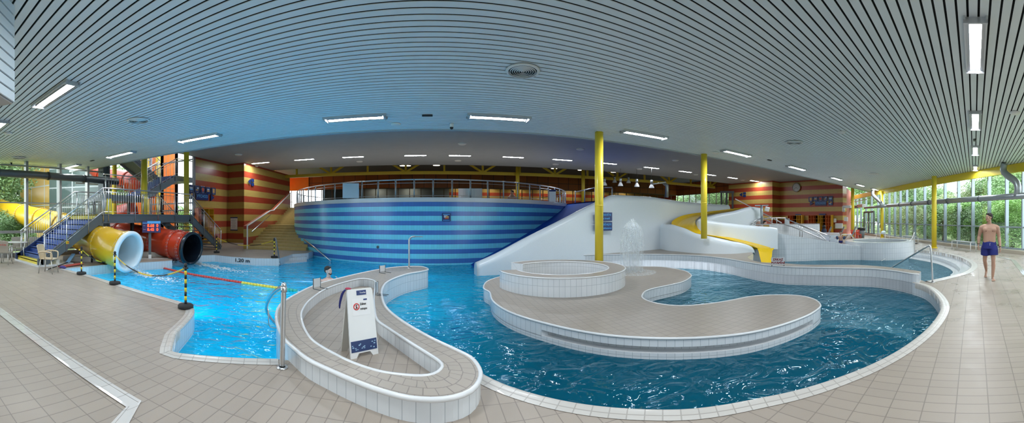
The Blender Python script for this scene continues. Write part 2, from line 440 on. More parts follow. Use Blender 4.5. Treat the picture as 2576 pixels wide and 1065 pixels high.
def pool_bottom(name, ca, cb):
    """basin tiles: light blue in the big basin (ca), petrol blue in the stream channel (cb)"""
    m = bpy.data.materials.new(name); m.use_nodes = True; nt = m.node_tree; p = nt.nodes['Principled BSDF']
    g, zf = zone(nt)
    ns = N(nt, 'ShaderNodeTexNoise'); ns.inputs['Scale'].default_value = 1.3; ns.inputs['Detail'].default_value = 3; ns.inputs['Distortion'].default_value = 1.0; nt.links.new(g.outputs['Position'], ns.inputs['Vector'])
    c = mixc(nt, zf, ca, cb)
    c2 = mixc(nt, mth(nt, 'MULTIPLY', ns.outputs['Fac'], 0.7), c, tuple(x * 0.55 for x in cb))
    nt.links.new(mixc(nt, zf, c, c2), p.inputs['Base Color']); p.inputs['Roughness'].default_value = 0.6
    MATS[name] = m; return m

m_floor = tile('beige_floor_tile', (.355, .30, .25), (.385, .325, .27), (.225, .19, .16), .145, .285, .005, .42, 0.0, .5, wet=True, ribs=True)
m_floor2 = tile('beige_terrace_tile', (.35, .30, .25), (.38, .325, .275), (.25, .215, .185), .145, .145, .005, .4, 0.0, .4)
m_bench = tile('bench_top_tile', (.38, .33, .28), (.41, .355, .30), (.22, .19, .165), .145, .128, .005, .38, 0.0, .4, shift=.5)
m_white = tile('white_wall_tile', (.74, .77, .80), (.78, .81, .84), (.43, .47, .51), .118, .245, .0035, .18, 0.2, .4)
m_cop = tile('coping_tile', (.55, .52, .48), (.59, .56, .52), (.38, .35, .32), .15, .6, .006, .3, 0.1, .3)
m_bull = mat('white_bullnose', (.72, .73, .74), .25, coat=.2)
m_render = mat('white_mosaic_render', (.78, .84, .89), .32, coat=.25, bump=.12, bscale=60)
m_cream = mat('cream_mosaic', (.80, .77, .70), .32, coat=.2, bump=.12, bscale=60)
m_slat = mat('ceiling_slat', (.80, .88, .92), .45)
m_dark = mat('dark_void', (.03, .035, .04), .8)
m_hi = mat('high_ceiling_paint', (.42, .46, .50), .7)
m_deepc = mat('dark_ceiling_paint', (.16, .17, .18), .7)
m_yel = mat('yellow_paint', (.86, .66, .04), .35, coat=.2)
m_yel2 = mat('yellow_steel', (.62, .45, .03), .4)
m_steel = mat('brushed_steel', (.62, .63, .64), .28, metal=1.0)
m_galv = mat('galvanised_duct', (.34, .37, .39), .38, metal=.75)
m_darkduct = mat('dark_duct', (.13, .14, .145), .42, metal=.5)
m_gsteel = mat('grey_painted_steel', (.10, .12, .135), .45)
m_black = mat('black_plastic', (.012, .012, .013), .45)
m_navy = mat('navy_sign', (.012, .035, .16), .3)
m_ltblue = mat('light_blue_print', (.10, .42, .85), .4)
m_wht = mat('white_plastic', (.80, .81, .81), .35)
m_blue = mat('blue_step_paint', (.03, .09, .36), .45)
m_slideblue = mat('blue_slide', (.006, .07, .40), .6, spec=.05)
m_slideyel = mat('yellow_slide', (.90, .58, .012), .25, coat=.4)
m_tubeyel = mat('yellow_tube', (.72, .42, .012), .3, coat=.35)
m_tubered = mat('red_tube', (.50, .045, .015), .3, coat=.35)
m_frame = mat('grey_aluminium_frame', (.34, .40, .46), .35, metal=.4)
m_lframe = mat('grey_steel_post', (.33, .33, .32), .4, metal=.3)
m_glass = glass('window_glass', refl=.12)
m_red = stripes('red_and_yellow_wall', (.40, .062, .028), (.52, .36, .10), 1.918, .84, .48, .25, .12)
m_drum = stripes('blue_striped_wall', (.065, .21, .60), (.20, .78, 1.0), 2.345 - .19 - .398 * 10, .398, .48, .12, .2, .22)
def lit_panel(name, col):
    m = bpy.data.materials.new(name); m.use_nodes = True; nt = m.node_tree; nt.nodes.clear()
    o = N(nt, 'ShaderNodeOutputMaterial'); a = N(nt, 'ShaderNodeBsdfDiffuse'); t = N(nt, 'ShaderNodeBsdfTranslucent'); mx = N(nt, 'ShaderNodeMixShader'); mx.inputs[0].default_value = .7
    a.inputs[0].default_value = t.inputs[0].default_value = (*col, 1); nt.links.new(a.outputs[0], mx.inputs[1]); nt.links.new(t.outputs[0], mx.inputs[2]); nt.links.new(mx.outputs[0], o.inputs[0]); return m
m_orglass = lit_panel('translucent_orange_panel', (1.0, .22, .02))
m_lamp = emat('lamp_light', (.89, .95, 1.0), LAMP_E)
m_added_light = emat('added_pool_glow', (.80, .95, 1.0), 110.0)  # glow of the added underwater lights
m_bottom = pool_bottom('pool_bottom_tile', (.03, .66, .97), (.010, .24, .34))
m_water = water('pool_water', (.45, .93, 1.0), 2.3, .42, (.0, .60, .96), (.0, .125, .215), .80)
m_water2 = water('stair_pool_water', (.75, .93, 1.0), 4.5, .9, (.10, .30, .42), (.10, .30, .42), .4)
m_green = mat('foliage_green', (.13, .26, .055), .6)
m_grass = mat('lawn_grass', (.20, .27, .10), .9, var=.25)
m_bark = mat('bark', (.10, .08, .06), .9)

# ================================================================ SETTING
ZL, ZH, ZW, ZU = 4.2, 5.4, -0.30, 2.5      # low ceiling, high ceiling, water, upper floor
DC, DR = Vector((0, 23.5)), 9.05            # centre and radius of the striped round wall
WP, WD = Vector((16.2, -2.1)), Vector((.8, .6))   # glass front on the right: a point and its direction
WN = Vector((.6, -.8))
def wl(t, off=0.0): return WP + WD * t + WN * off
def drum_y(x, r=DR): return DC.y - math.sqrt(max(r * r - x * x, 0.01))

# ---- outlines
near_l = [(158, 677), (190, 685), (226, 694), (305, 718), (397, 745), (455, 761), (480, 771), (489, 780), (487, 793), (474, 810), (443, 842), (431, 888)]
near_l = [p for p in cr(pp(near_l[:-1], 0), 5)] + pp([(431, 888), (700, 905)], 0)
near_r = cr(pp([(1205, 938), (1264, 967), (1347, 994), (1431, 1013), (1514, 1025), (1619, 1032), (1723, 1032), (1807, 1023), (1900, 1006), (2000, 985), (2100, 955), (2200, 915), (2280, 870), (2340, 820), (2367, 775), (2355, 745), (2329, 723), (2295, 712)], 0), 6)
W1f = cr(pp([(2312, 690), (2295, 689), (2261, 683), (2228, 679), (2194, 676), (2137, 674.5), (2053, 673), (1985, 671.5), (1934, 667.5), (1901, 663), (1867, 657.5), (1830, 651), (1766, 644), (1693, 641), (1616, 640), (1510, 641), (1400, 645), (1322, 650)], .23), 4)
drum_arc = [DC + Vector((math.sin(a), -math.cos(a))) * (DR - .3) for a in [x * .05 for x in range(8, -16, -1)]]
far_l = pp([(776, 637), (735, 640), (702, 651), (645, 650.4), (585, 646.7), (540, 642), (500, 643), (470, 648), (433, 650.5), (433, 656), (300, 664), (280, 666)], 0)
pool = near_l + [Vector((-1.3, 3.75)), Vector((-.8, 3.7)), Vector((0, 3.35))] + near_r + W1f + [Vector((3.4, 12.4)), Vector((3.4, 14.6))] + drum_arc + far_l
# the stair pool at the right
back1 = cr(pp([(1880, 646), (1887, 653), (1912, 659.7), (1945, 661.5), (1977, 663), (2019, 666), (2103, 666.8), (2160, 667), (2228, 671.6), (2295, 680), (2317, 683.5)], .23), 4)
arc0 = cr(pp([(2290, 629), (2329, 631), (2363, 636), (2397, 643), (2422, 651), (2439, 661), (2443, 670), (2437, 678), (2424, 686), (2405, 692), (2363, 702), (2328, 709)], 0), 5)
arc1 = cr(pp([(2286, 639), (2329, 643), (2363, 649.6), (2397, 662), (2413, 674), (2414, 682), (2402, 690)], -.16), 5)
arc2 = cr(pp([(2284, 650), (2329, 658), (2363, 666), (2388, 677), (2397, 686), (2390, 693)], -.32), 5)
W2p = [A(1880, 15.75), A(1910, 15.8), A(1945, 15.85), A(1977, 15.9), A(2015, 16.05), A(2053, 16.3), A(2100, 16.5), A(2137, 16.55), A(2165, 16.5)]
W2z = [1.12, 1.1, 1.02, .90, .78, .66, .49, .36, .33]
TUB, TR = A(2212.8, 18.1), 1.8
pool2 = [p.copy() for p in back1] + arc0[::-1] + [A(2250, 17.5).xy, A(2165, 17.2).xy, A(2053, 17.2).xy, A(1945, 16.3).xy, A(1885, 15.9).xy, U(1880, 640, .23).xy]
pool2 = pool2[::1]

# ---- floor with both basins cut out
left_x, back_y = -14.3, -8.0
outer = [Vector((left_x, back_y)), wl(-9.9).copy(), wl(27.5).copy(), Vector((34.0, 12.2)), Vector((31, 12.2)), Vector((31, 38)), Vector((-17.2, 38)), Vector((-17.2, 10.3)), Vector((left_x, 10.3))]
b = B(); b.poly(outer, 0.0, [pool, pool2], 0)
st(b, 'floor', [m_floor])
# kerb along the glass front and below the glass at the left
b = B(); b.wall([wl(-9.7, -.28), wl(27.2, -.28)], -.26, 0.0, .16, mt=0); st(b, 'baseboard_right', [mat('beige_kerb', (.52, .47, .38), .5)])
b = B(); b.wall([Vector((left_x + .3, 10.3)), Vector((left_x + .3, -8))], .26, 0.0, .18, mt=0); st(b, 'baseboard_left', [mat('grey_kerb', (.30, .30, .29), .5)])

# ---- coping along the near edges
def coping(path, name, wd=.16, zt=.018, out=1):
    b = B(); P = resample(path, .12); n = normals2(P); acc = 0; prof = [(0.0, -.12), (0.0, zt * .4), (.02, zt), (.05, zt + .004), (.09, zt * .7), (wd, 0.004)]
    prev = None
    for i, p in enumerate(P):
        if i: acc += (P[i] - P[i - 1]).length
        ring = [(b.V((p.x + n[i].x * o * out, p.y + n[i].y * o * out, z)), acc, o) for o, z in prof]
        if prev:
            for k in range(len(prof) - 1):
                q = [prev[k], ring[k], ring[k + 1], prev[k + 1]]
                b.Fc([x[0] for x in q], [(x[1], .3 + x[2]) for x in q], 0, True)
        prev = ring
    return st(b, name, [m_cop])
coping(near_l, 'trim_1', out=-1)
coping(near_r, 'trim_2', out=-1)
coping(arc0, 'trim_3', wd=.22, out=1)
# drain channels set in the floor
def drain(pts, name):
    b = B(); P = [Vector(p) for p in pts]; n = normals2(P)
    for (o0, o1, z0, z1) in ((-.085, -.05, .008, .006), (-.05, .05, .0035, .0035), (.05, .085, .006, .008)):
        acc = 0
        for i in range(len(P) - 1):
            L = (P[i + 1] - P[i]).length
            q = [P[i] + n[i] * o0, P[i + 1] + n[i + 1] * o0, P[i + 1] + n[i + 1] * o1, P[i] + n[i] * o1]; zz = [z0, z0, z1, z1]
            b.quad(*[(a.x, a.y, z) for a, z in zip(q, zz)], uv=[(acc, .3 + o0), (acc + L, .3 + o0), (acc + L, .3 + o1), (acc, .3 + o1)]); acc += L
    return st(b, name, [tile('drain_tile', (.66, .63, .60), (.69, .66, .63), (.42, .39, .36), .25, .6, .005, .12, .3, .2)])
drain([(-13.5, 1.93), (-8, 1.93), (-2.32, 2.0), (-2.05, 1.5), (-1.6, .6)], 'trim_4')
drain([(8.0, -1.47), (13.6, -1.53), (14.9, -1.0)], 'trim_5')

# ---- basins
b = B(); b.sides(pool, -1.55, 0.0, True, 0); st(b, 'pool_wall', [m_white])
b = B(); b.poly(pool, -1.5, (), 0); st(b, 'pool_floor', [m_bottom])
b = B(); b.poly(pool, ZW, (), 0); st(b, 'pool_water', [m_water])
b = B(); b.sides(pool2, -1.25, 0.0, True, 0)
b.prism(arc1 + arc0[::-1], -1.2, -.16, (), 0, 0)
b.prism(arc2 + arc1[::-1], -1.2, -.31, (), 0, 0)
b.poly([p for p in pool2], -1.2, (), 1)
st(b, 'stair_pool_wall', [m_white, mat('pale_blue_bottom', (.30, .55, .68), .6)])
b = B(); b.poly(pool2, -.335, (), 0); st(b, 'stair_pool_water', [m_water2])
# unseen underwater lights, added to brighten the blue pool and the ceiling
def added_light(p, nv, lb):
    t = thing('added_pool_light', lb, 'added light', (p.x, p.y, -.75), 0, 'added underwater lights')
    c = Vector((p.x, p.y, -.75)) + Vector((nv.x, nv.y, 0)) * .02; n3 = Vector((nv.x, nv.y, 0)).normalized()
    b = B(); b.lathe([(.13, -.01), (.15, .012), (.13, .02)], c, 20, axis=n3); b.ob('rim', m_steel, t)
    b = B(); b.disc(c + n3 * .008, .13, n3); b.ob('lens', m_added_light, t)
ORD = ['first', 'second', 'third', 'fourth', 'fifth', 'sixth', 'seventh', 'eighth']
for i, k in enumerate((4, 9, 14, 19, 24)):
    if k + 1 < len(near_l):
        p, q = near_l[k], near_l[k + 1]; d = (q - p).normalized(); added_light((p + q) / 2, Vector((-d.y, d.x)), 'unseen light added under water in the near wall of the blue pool, %s from the armchair' % ORD[i])
# ---- raised terrace with the tiled stream wall
ter = [p for p in W1f] + [Vector((3.0, 12.5)), Vector((9.8, 13.4)), A(1700, 17.0).xy, A(1800, 17.0).xy, A(1885, 15.6).xy, U(1895, 639, .23).xy] + [p for p in back1]
b = B(); b.prism(ter, -1.5, .23, (), 0, 1, bottom=False); st(b, 'raised_terrace_wall', [m_floor2, m_white])
P = resample(W1f, .2); b = B(); b.tube([(p.x, p.y, .222) for p in P], .022, 6); st(b, 'trim_6', [m_bull])

# ---- island with the low comma outline
isl = [(1232, 735), (1236, 750), (1247, 764), (1276, 782), (1318, 798), (1368, 812), (1431, 827), (1514, 841), (1598, 848.6), (1681, 851), (1765, 849), (1849, 842), (1900, 834), (1950, 822), (2000, 806), (2040, 789), (2062, 773), (2063, 765), (2050, 754), (2020, 745.5), (1980, 742.5), (1930, 743), (1900, 745), (1870, 749.5), (1828, 758), (1765, 766.5), (1715, 769.6), (1673, 767), (1635, 759), (1617, 750), (1616, 741), (1625, 732), (1648, 724.5), (1690, 716), (1720, 708), (1738, 696), (1736, 689), (1719, 680.6), (1681, 674), (1640, 671)]
ip = pp(isl, 0)
ip += [Vector((5.6, 10.5)), Vector((4.2, 10.55)), Vector((2.6, 10.1)), Vector((1.6, 9.2)), Vector((1.25, 8.2))]
ip = resample(cr(ip, 4, True), .12, True)
nn = normals2(ip, True)
def inner_off(P, nrm, d): return [p + m * d for p, m in zip(P, nrm)]
inset = []
for p, m in zip(ip, nn):
    a = math.atan2(p.x, p.y) * F + XC; r = p.length
    infront = 1375 < a < 2040 and p.y < 5.2 + (0 if a < 1900 else -1.0) and not (p.y > 4.55 and a < 1500 and a > 1480)
    infront = infront and (m.dot(Vector((0, 1))) > .1 or a > 1980)
    inset.append(p + m * (.16 if infront else .0))
b = B(); b.prism(ip, -.125, 0.0, (), 0, 1); b.prism(inset, -.23, -.125, (), 1, 1, bottom=False); b.prism(ip, -1.5, -.215, (), 2, 1, bottom=False)
st(b, 'island_floor', [m_floor2, m_white, m_bull])
b = B(); b.tube([(p.x, p.y, -.008) for p in ip], .02, 6, closed=True); st(b, 'trim_7', [m_bull])
# ring wall on the island
RC, RR = Vector((3.25, 8.2)), 1.62
ang = [math.radians(t) for t in range(183, 183 + 306 + 1, 6)]
rp = [RC + Vector((math.cos(t), math.sin(t))) * RR for t in ang]
b = B(); b.wall(rp, .42, 0.0, .405, m=1, mt=0); st(b, 'ring_wall', [m_floor2, m_white])
b = B(); b.tube([(p.x, p.y, .397) for p in rp], .018, 6); b.tube([(p.x, p.y, .397) for p in offs(rp, .42)], .018, 6); st(b, 'trim_8', [m_bull])

# ---- curved bench wall in front
bo = [(1077, 678), (1060, 683), (1018, 691), (976, 708), (961, 729), (963, 754), (976, 779), (1018, 812), (1080, 848), (1143, 878), (1185, 900), (1206, 927), (1208, 950), (1193, 975), (1164, 992), (1122, 1002), (1072, 1004), (1018, 998), (955, 981), (892, 958), (830, 931), (775, 904), (738, 875), (713, 850), (699, 820), (695, 797), (700, 775), (717, 757), (767, 729), (809, 712), (859, 699), (901, 689), (955, 678), (1001, 672), (1043, 670.5), (1066, 672)]
bi = [(1112, 917), (1093, 900), (1039, 866), (976, 825), (949, 804), (942, 775), (941, 748), (944, 720), (941, 706), (909, 701), (867, 710), (821, 726), (780, 754), (761, 779), (758, 800), (767, 829), (788, 858), (834, 887), (892, 915), (955, 935), (1018, 944), (1059, 946), (1089, 942), (1107, 931)]
ZB = .2
bo = resample(cr(pp(bo, ZB), 5, True), .09, True); bi = resample(cr(pp(bi, ZB), 5, True), .06, True)
b = B(); b.sides(bo, -1.5, ZB, True, 1); b.sides(bi, 0.0, ZB, True, 1)
# top: rows that follow the outer edge
NI = len(bi); j0 = min(range(NI), key=lambda k: (bi[k] - bo[0]).length); match = [j0]
def near(k, lo, hi, d):
    best = None
    for q in range(lo, hi + 1):
        v = (bi[(d * q) % NI] - bo[k]).length
        if best is None or v < best[0] - 1e-6: best = (v, q)
    return best[1]
ar_o = sum(bo[i].x * bo[(i + 1) % len(bo)].y - bo[(i + 1) % len(bo)].x * bo[i].y for i in range(len(bo)))
ar_i = sum(bi[i].x * bi[(i + 1) % NI].y - bi[(i + 1) % NI].x * bi[i].y for i in range(NI))
if ar_o * ar_i < 0: bi = bi[::-1]; j0 = min(range(NI), key=lambda k: (bi[k] - bo[0]).length)
seq = [j0]; cur = j0
for k in range(1, len(bo)):
    cur = near(k, cur, cur + 14, 1) if cur - j0 < NI else cur
    cur = min(cur, j0 + NI); seq.append(cur)
seq.append(j0 + NI); acc = 0
for k in range(len(bo)):
    a, a2 = bo[k], bo[(k + 1) % len(bo)]; L = (a2 - a).length
    qs = list(range(seq[k], seq[k + 1] + 1))
    inn = [bi[q % NI] for q in qs]
    d0 = (a - inn[0]).length; d1 = (a2 - inn[-1]).length
    ids = [b.V((a.x, a.y, ZB)), b.V((a2.x, a2.y, ZB))] + [b.V((p.x, p.y, ZB)) for p in inn[::-1]]
    uvs = [(acc, 0), (acc + L, 0)] + [(acc + L * (1 - t / max(len(inn) - 1, 1)), d1 + (d0 - d1) * t / max(len(inn) - 1, 1)) for t in range(len(inn))]
    b.Fc(ids, uvs, 0, False); acc += L
b.poly(bi, .012, (), 2)
st(b, 'curved_bench_wall', [m_bench, m_white, m_floor])
bn_ = normals2(bo, True); sgn = 1 if (bo[0] + bn_[0] * .3 - RC).length and ar_o < 0 else -1
for i, (px_, ) in enumerate(((760,), (800,), (850,), (910,), (975,), (1035,))):
    cand = [k for k in range(len(bo)) if abs(math.atan2(bo[k].x, bo[k].y) * F + XC - px_) < 8]
    k = max(cand, key=lambda q: bo[q].length); added_light(bo[k], bn_[k] * sgn, 'unseen light added under water in the outer side of the curved bench wall, %s from the handrail' % ORD[i])
b = B(); b.tube([(p.x, p.y, ZB - .008) for p in bo], .024, 8, closed=True); b.tube([(p.x, p.y, ZB - .006) for p in bi], .02, 6, closed=True); st(b, 'trim_9', [m_bull])

# ---- round striped wall with the upper floor on it
arc = [DC + Vector((math.sin(a), -math.cos(a))) * DR for a in [x * .02 for x in range(-95, 100)]]
b = B(); b.sides(arc, -1.5, 2.345, False, 0); st(b, 'wall_curved', [m_drum])
b = B(); b.wall(offs(arc, -.03), .5, 2.345, 2.53); st(b, 'trim_10', [m_bull])
up = [p.copy() for p in arc] + [Vector((11.0, 20.5)), Vector((17.5, 20.5)), Vector((17.5, 23)), Vector((30, 23)), Vector((30, 38)), Vector((-17, 38)), Vector((-17, 26.5)), Vector((-9.0, 26.5))]
b = B(); b.poly(up, ZU, (), 0); b.poly(up, ZU - .25, (), 0, flip=True); b.sides(up[len(arc):], ZU - .25, ZU, False, 0); st(b, 'upper_floor', [m_floor2])

# ---- low slatted ceiling
b = B(); y = -8.0; pitch = .137
while y < 9.86:
    xe = WP.x + WD.x * ((y - WP.y) / WD.y) - .05
    b.box((-15 + xe) / 2, y + pitch / 2, ZL + .012, xe + 15, pitch - .030, .008); y += pitch
st(b, 'ceiling', [m_slat])
yb = wl(0)
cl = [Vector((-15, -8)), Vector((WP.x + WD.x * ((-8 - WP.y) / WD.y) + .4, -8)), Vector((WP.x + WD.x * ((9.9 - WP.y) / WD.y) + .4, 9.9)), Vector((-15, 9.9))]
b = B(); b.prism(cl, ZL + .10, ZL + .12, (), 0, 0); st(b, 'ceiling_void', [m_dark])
b = B(); b.box(8.6, 9.93, ZL + .6, 47.4, .10, 1.24); st(b, 'wall_fascia', [m_hi])
b = B(); b.prism([Vector((-15, -8)), Vector((-15, 9.9)), Vector((-15.2, 9.9)), Vector((-15.2, -8))], ZL, ZH, (), 0, 0); st(b, 'wall_left_fascia', [m_hi])
# slatted bulkhead at the left
C0 = A(37, 4.15).xy; dv = Vector((math.sin(-.73), math.cos(-.73))); ov = Vector((math.sin(-2.3), math.cos(-2.3)))
b = B()
for k in range(9):
    z = 3.05 + .13 * k + .053; c = C0 - dv * 1.9 + ov * .01
    b.box(c.x, c.y, z, 3.8, .02, .106, rz=math.atan2(dv.y, dv.x))
b.prism([C0 + ov * .03, C0 - dv * 3.8 + ov * .03, C0 - dv * 3.8 + ov * 2.5, C0 + ov * 2.5], 3.03, 4.19, (), 1, 1)
st(b, 'ceiling_bulkhead', [m_slat, mat('bulkhead_paint', (.50, .47, .45), .6)])

# ---- high ceiling and what hangs beyond it
b = B(); b.prism(rect(-13.3, 34, 9.9, 24.2), ZH, ZH + .1, (), 0, 0); st(b, 'ceiling_high', [m_hi])
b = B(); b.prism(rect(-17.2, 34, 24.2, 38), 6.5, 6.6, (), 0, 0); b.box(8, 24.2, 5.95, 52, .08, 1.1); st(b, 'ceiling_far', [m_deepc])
b = B(); b.prism(rect(-17.2, -13.3, 9.9, 16.3), 8.5, 8.6, (), 0, 0); b.prism(rect(-17.2, -15, 9.9, 10.2), 0, 0.02); st(b, 'ceiling_tower', [m_hi])
b = B(); b.box(-13.25, 13.1, 7.0, .1, 6.4, 3.2); b.box(-15.2, 10.0, 6.4, 4, .1, 4.2); st(b, 'wall_tower', [m_hi])

# ---- striped end walls
b = B()
b.sides([Vector((-13.25, 16.3)), Vector((-13.25, 19.9)), Vector((-11.95, 19.9)), Vector((-11.9, 27.5))], 0, ZH, False, 0)
b.sides([Vector((-11.9, 27.5)), Vector((-14.5, 27.5))], 2.5, 3.7, False, 0)
st(b, 'wall_left', [m_red])
b = B(); b.sides([Vector((28.6, 24.6)), Vector((28.6, 18.9)), Vector((30.0, 18.9)), Vector((30.0, 12.0)), Vector((31.0, 12.0))], 0, ZH, False, 0); st(b, 'wall_right', [m_red])
# closing walls out of view
b = B(); b.sides([Vector((left_x, back_y)), Vector((wl(-9.8).x, back_y))], 0, ZL + .1, False, 0); st(b, 'wall_rear', [m_hi])
b = B(); b.sides([Vector((31.0, 12.0)), wl(26.5)], 0, 4.6, False, 0); st(b, 'wall_brick', [tile('red_brick', (.48, .10, .06), (.55, .13, .08), (.4, .3, .25), .25, .08, .008, .7)])

# ---- striped parapet wall beside the stairs, stairs
S0, S1 = A(622, 18.6).xy, A(731, 28.0).xy
sd = (S1 - S0); SL = sd.length; sd.normalize(); sn = Vector((sd.y, -sd.x))
b = B(); nst = 18; z = 0.0; pos = 0.0
run = (SL - 1.6) / nst
marks = []
for k in range(nst):
    if k == 9: pos += 1.3
    z0 = z; z += ZU / nst
    a = S0 + sd * pos; c = S0 + sd * (pos + run + (1.3 if k == 8 else 0) + (.5 if k == nst - 1 else 0))
    b.prism([a, c, c + sn * 3.2, a + sn * 3.2], 0, z, (), 0, 0, bottom=False)
    pos += run
st(b, 'stair_floor', [tile('beige_step_tile', (.50, .36, .13), (.54, .39, .15), (.36, .26, .10), .25, .6, .005, .4)])
b = B(); zt = []; P = []
for t, h in ((0, 1.25), (.5, 1.35), (4.2, 2.15), (5.0, 2.2), (SL, 3.72)):
    P.append(S0 + sd * t); zt.append(h)
b.wall(P, .22, 0, zt, m=0, mt=1); st(b, 'wall_parapet', [m_red, mat('red_tile_cap', (.42, .10, .06), .35)])
b = B(); 
for p0, p1, za, zb_ in zip(P, P[1:], zt, zt[1:]):
    b.beam((p0.x + sn.x * .01, p0.y + sn.y * .01, za + .01), (p1.x + sn.x * .01, p1.y + sn.y * .01, zb_ + .01), .06, .05)
b.box(S0.x + sn.x * .01, S0.y + sn.y * .01 - .01, .62, .06, .05, 1.25)
st(b, 'trim_11', [m_wht])
# deck steps into the water left of the round wall
s1 = pp([(698, 641), (730, 639.5), (772, 637)], 0); b = B()
for k, (o, z) in enumerate(((.0, -.13), (.55, -.26))):
    q = [Vector((p.x, p.y)) * (1 - (o + .5) / p.length) for p in s1]
    b.prism([s1[0], s1[1], s1[2], q[2], q[1], q[0]], -1.5, z, (), 0, 0, bottom=False)
st(b, 'pool_steps_floor', [m_white])

# ---- back wall of the upper floor
m_pan = tile('brown_orange_panel', (.42, .12, .02), (.26, .085, .02), (.03, .02, .02), 1.25, 1.3, .03, .4)
m_bronze = mat('bronze_frame', (.10, .07, .04), .5)
def up_wall(p, q, name, nm2, step=1.22, mt=None):
    p, q = Vector(p), Vector(q); L = (q - p).length; d = (q - p).normalized(); rz = math.atan2(d.y, d.x); m_ = (p + q) / 2
    b = B(); b.box(m_.x, m_.y, 5.72, L, .12, 1.55, rz=rz); st(b, name, [mt or m_pan])
    n = int(L / step); b = B()
    for k in range(n + 1): c = p + d * (L * k / n); b.box(c.x, c.y, 3.7, .07, .09, 2.5, rz=rz)
    b.box(m_.x, m_.y, 4.9, L, .08, .1, rz=rz); b.box(m_.x, m_.y, 2.6, L, .08, .2, rz=rz); b.box(m_.x, m_.y, 3.55, L, .05, .06, rz=rz); st(b, nm2, [m_bronze])
up_wall((-17, 37), (32, 37), 'wall_back', 'window_back_frame'); up_wall((32, 37), (32, 24.6), 'wall_back_right', 'window_side_frame'); up_wall((-17, 26.6), (-17, 37), 'wall_back_left', 'window_left_frame', mt=m_orglass)
b = B(); b.sides([Vector((32, 24.6)), Vector((28.6, 24.6))], 0, ZH + 1.1, False, 0); st(b, 'wall_right_return', [m_red])
b = B(); b.sides([Vector((2.2, 42)), Vector((31.9, 42))], 2.4, 5.6, False, 0); b.sides([Vector((31.9, 42)), Vector((31.9, 37.2))], 2.4, 5.6, False, 0); st(b, 'wall_back_room', [m_red])
b = B(); b.box(-4.9, 42, 4, 14.2, .1, 3.2); b.box(-12, 39.6, 4, .1, 5, 3.2); st(b, 'wall_back_room_grey', [mat('grey_blue_wall', (.22, .27, .31), .7)])
b = B(); b.prism(rect(-12, 32, 37.1, 42.2), 2.3, 2.45); b.prism(rect(-12, 32, 37.1, 42.2), 5.55, 5.6); st(b, 'floor_back_room', [m_floor2])
b = B(); b.prism([Vector((32, 24.6)), Vector((34, 24.6)), Vector((34, 38)), Vector((20.5, 38)), Vector((20.5, 37)), Vector((32, 37))], 0, 2.45, (), 0, 0); st(b, 'ground_slab', [m_hi])
b = B()
for x in (1815, 1843): c = A(x, 36.6); b.box(c.x, c.y, 3.5, .2, .12, 2.0, rz=-az(x))
c = A(1829, 36.6); b.box(c.x, c.y, 4.45, 1.5, .14, .22, rz=-az(1829)); c = A(1828, 36.7); b.box(c.x, c.y, 3.5, .22, .12, 2.0, rz=-az(1829)); st(b, 'door_2', [m_black])
# bright boards at the left end of the upper floor
b = B(); b.box(-15.2, 36.8, 5.6, 3.2, .1, 1.5); st(b, 'wall_orange_panel', [mat('orange_cladding', (.95, .28, .03), .5)])

# ================================================================ GLASS FRONTS
def wallpoint_t(x):   # parameter along the glass front at survey bearing x
    a = az(x); d = Vector((math.sin(a), math.cos(a)))
    # WP + WD t = d r
    det = WD.x * (-d.y) - (-d.x) * WD.y
    return ((-WP.x) * (-d.y) - (-d.x) * (-WP.y)) / det
mx_px = [2165, 2178, 2192, 2208, 2222, 2236, 2250, 2264, 2280, 2300, 2325, 2350, 2376, 2410, 2446, 2487, 2531]
ts = sorted(wallpoint_t(x) for x in mx_px)
ts = [ts[0] - 1.15 * k for k in range(8, 0, -1)] + ts
while ts[-1] < 26.5: ts.append(ts[-1] + 1.3)
wi = 1
for k in range(len(ts) - 1):
    t0, t1 = ts[k], ts[k + 1]; p, q = wl(t0, .05), wl(t1, .05)
    if wl((t0 + t1) / 2).length < 3: continue
    door = abs((math.atan2(wl((t0 + t1) / 2).x, wl((t0 + t1) / 2).y) * F + XC) - 2187) < 12
    b = B(); rz = math.atan2(WD.y, WD.x)
    b.box(p.x, p.y, 2.2, .075, .20, 4.3, rz=rz)
    mid = (p + q) / 2
    for z, h in ((1.23, .06), (.20, .08), (4.12, .1)): b.box(mid.x, mid.y, z, t1 - t0, .07, h, rz=rz)
    o = st(b, 'window_%d' % wi, [m_frame]); wi += 1
    g = B(); g.quad((p.x, p.y, .2), (q.x, q.y, .2), (q.x, q.y, 4.15), (p.x, p.y, 4.15)); g.ob('pane', m_glass, o)
# double door in the glass front
t0, t1 = wallpoint_t(2200), wallpoint_t(2175); b = B(); rz = math.atan2(WD.y, WD.x)
for t in (t0, (t0 + t1) / 2 - .04, (t0 + t1) / 2 + .06, t1): p = wl(t, -.06); b.box(p.x, p.y, 1.15, .12, .12, 2.3, rz=rz)
p = wl((t0 + t1) / 2, -.06); b.box(p.x, p.y, 2.28, t1 - t0, .12, .16, rz=rz); b.box(p.x, p.y, .15, t1 - t0, .1, .16, rz=rz)
o = st(b, 'door_1', [m_gsteel])
b = B()
for s_ in (-.25, .45): p = wl((t0 + t1) / 2 + s_, -.16); b.tube([(p.x, p.y, .85), (p.x, p.y, 1.35)], .02, 8)
b.ob('door_handle', m_steel, o)
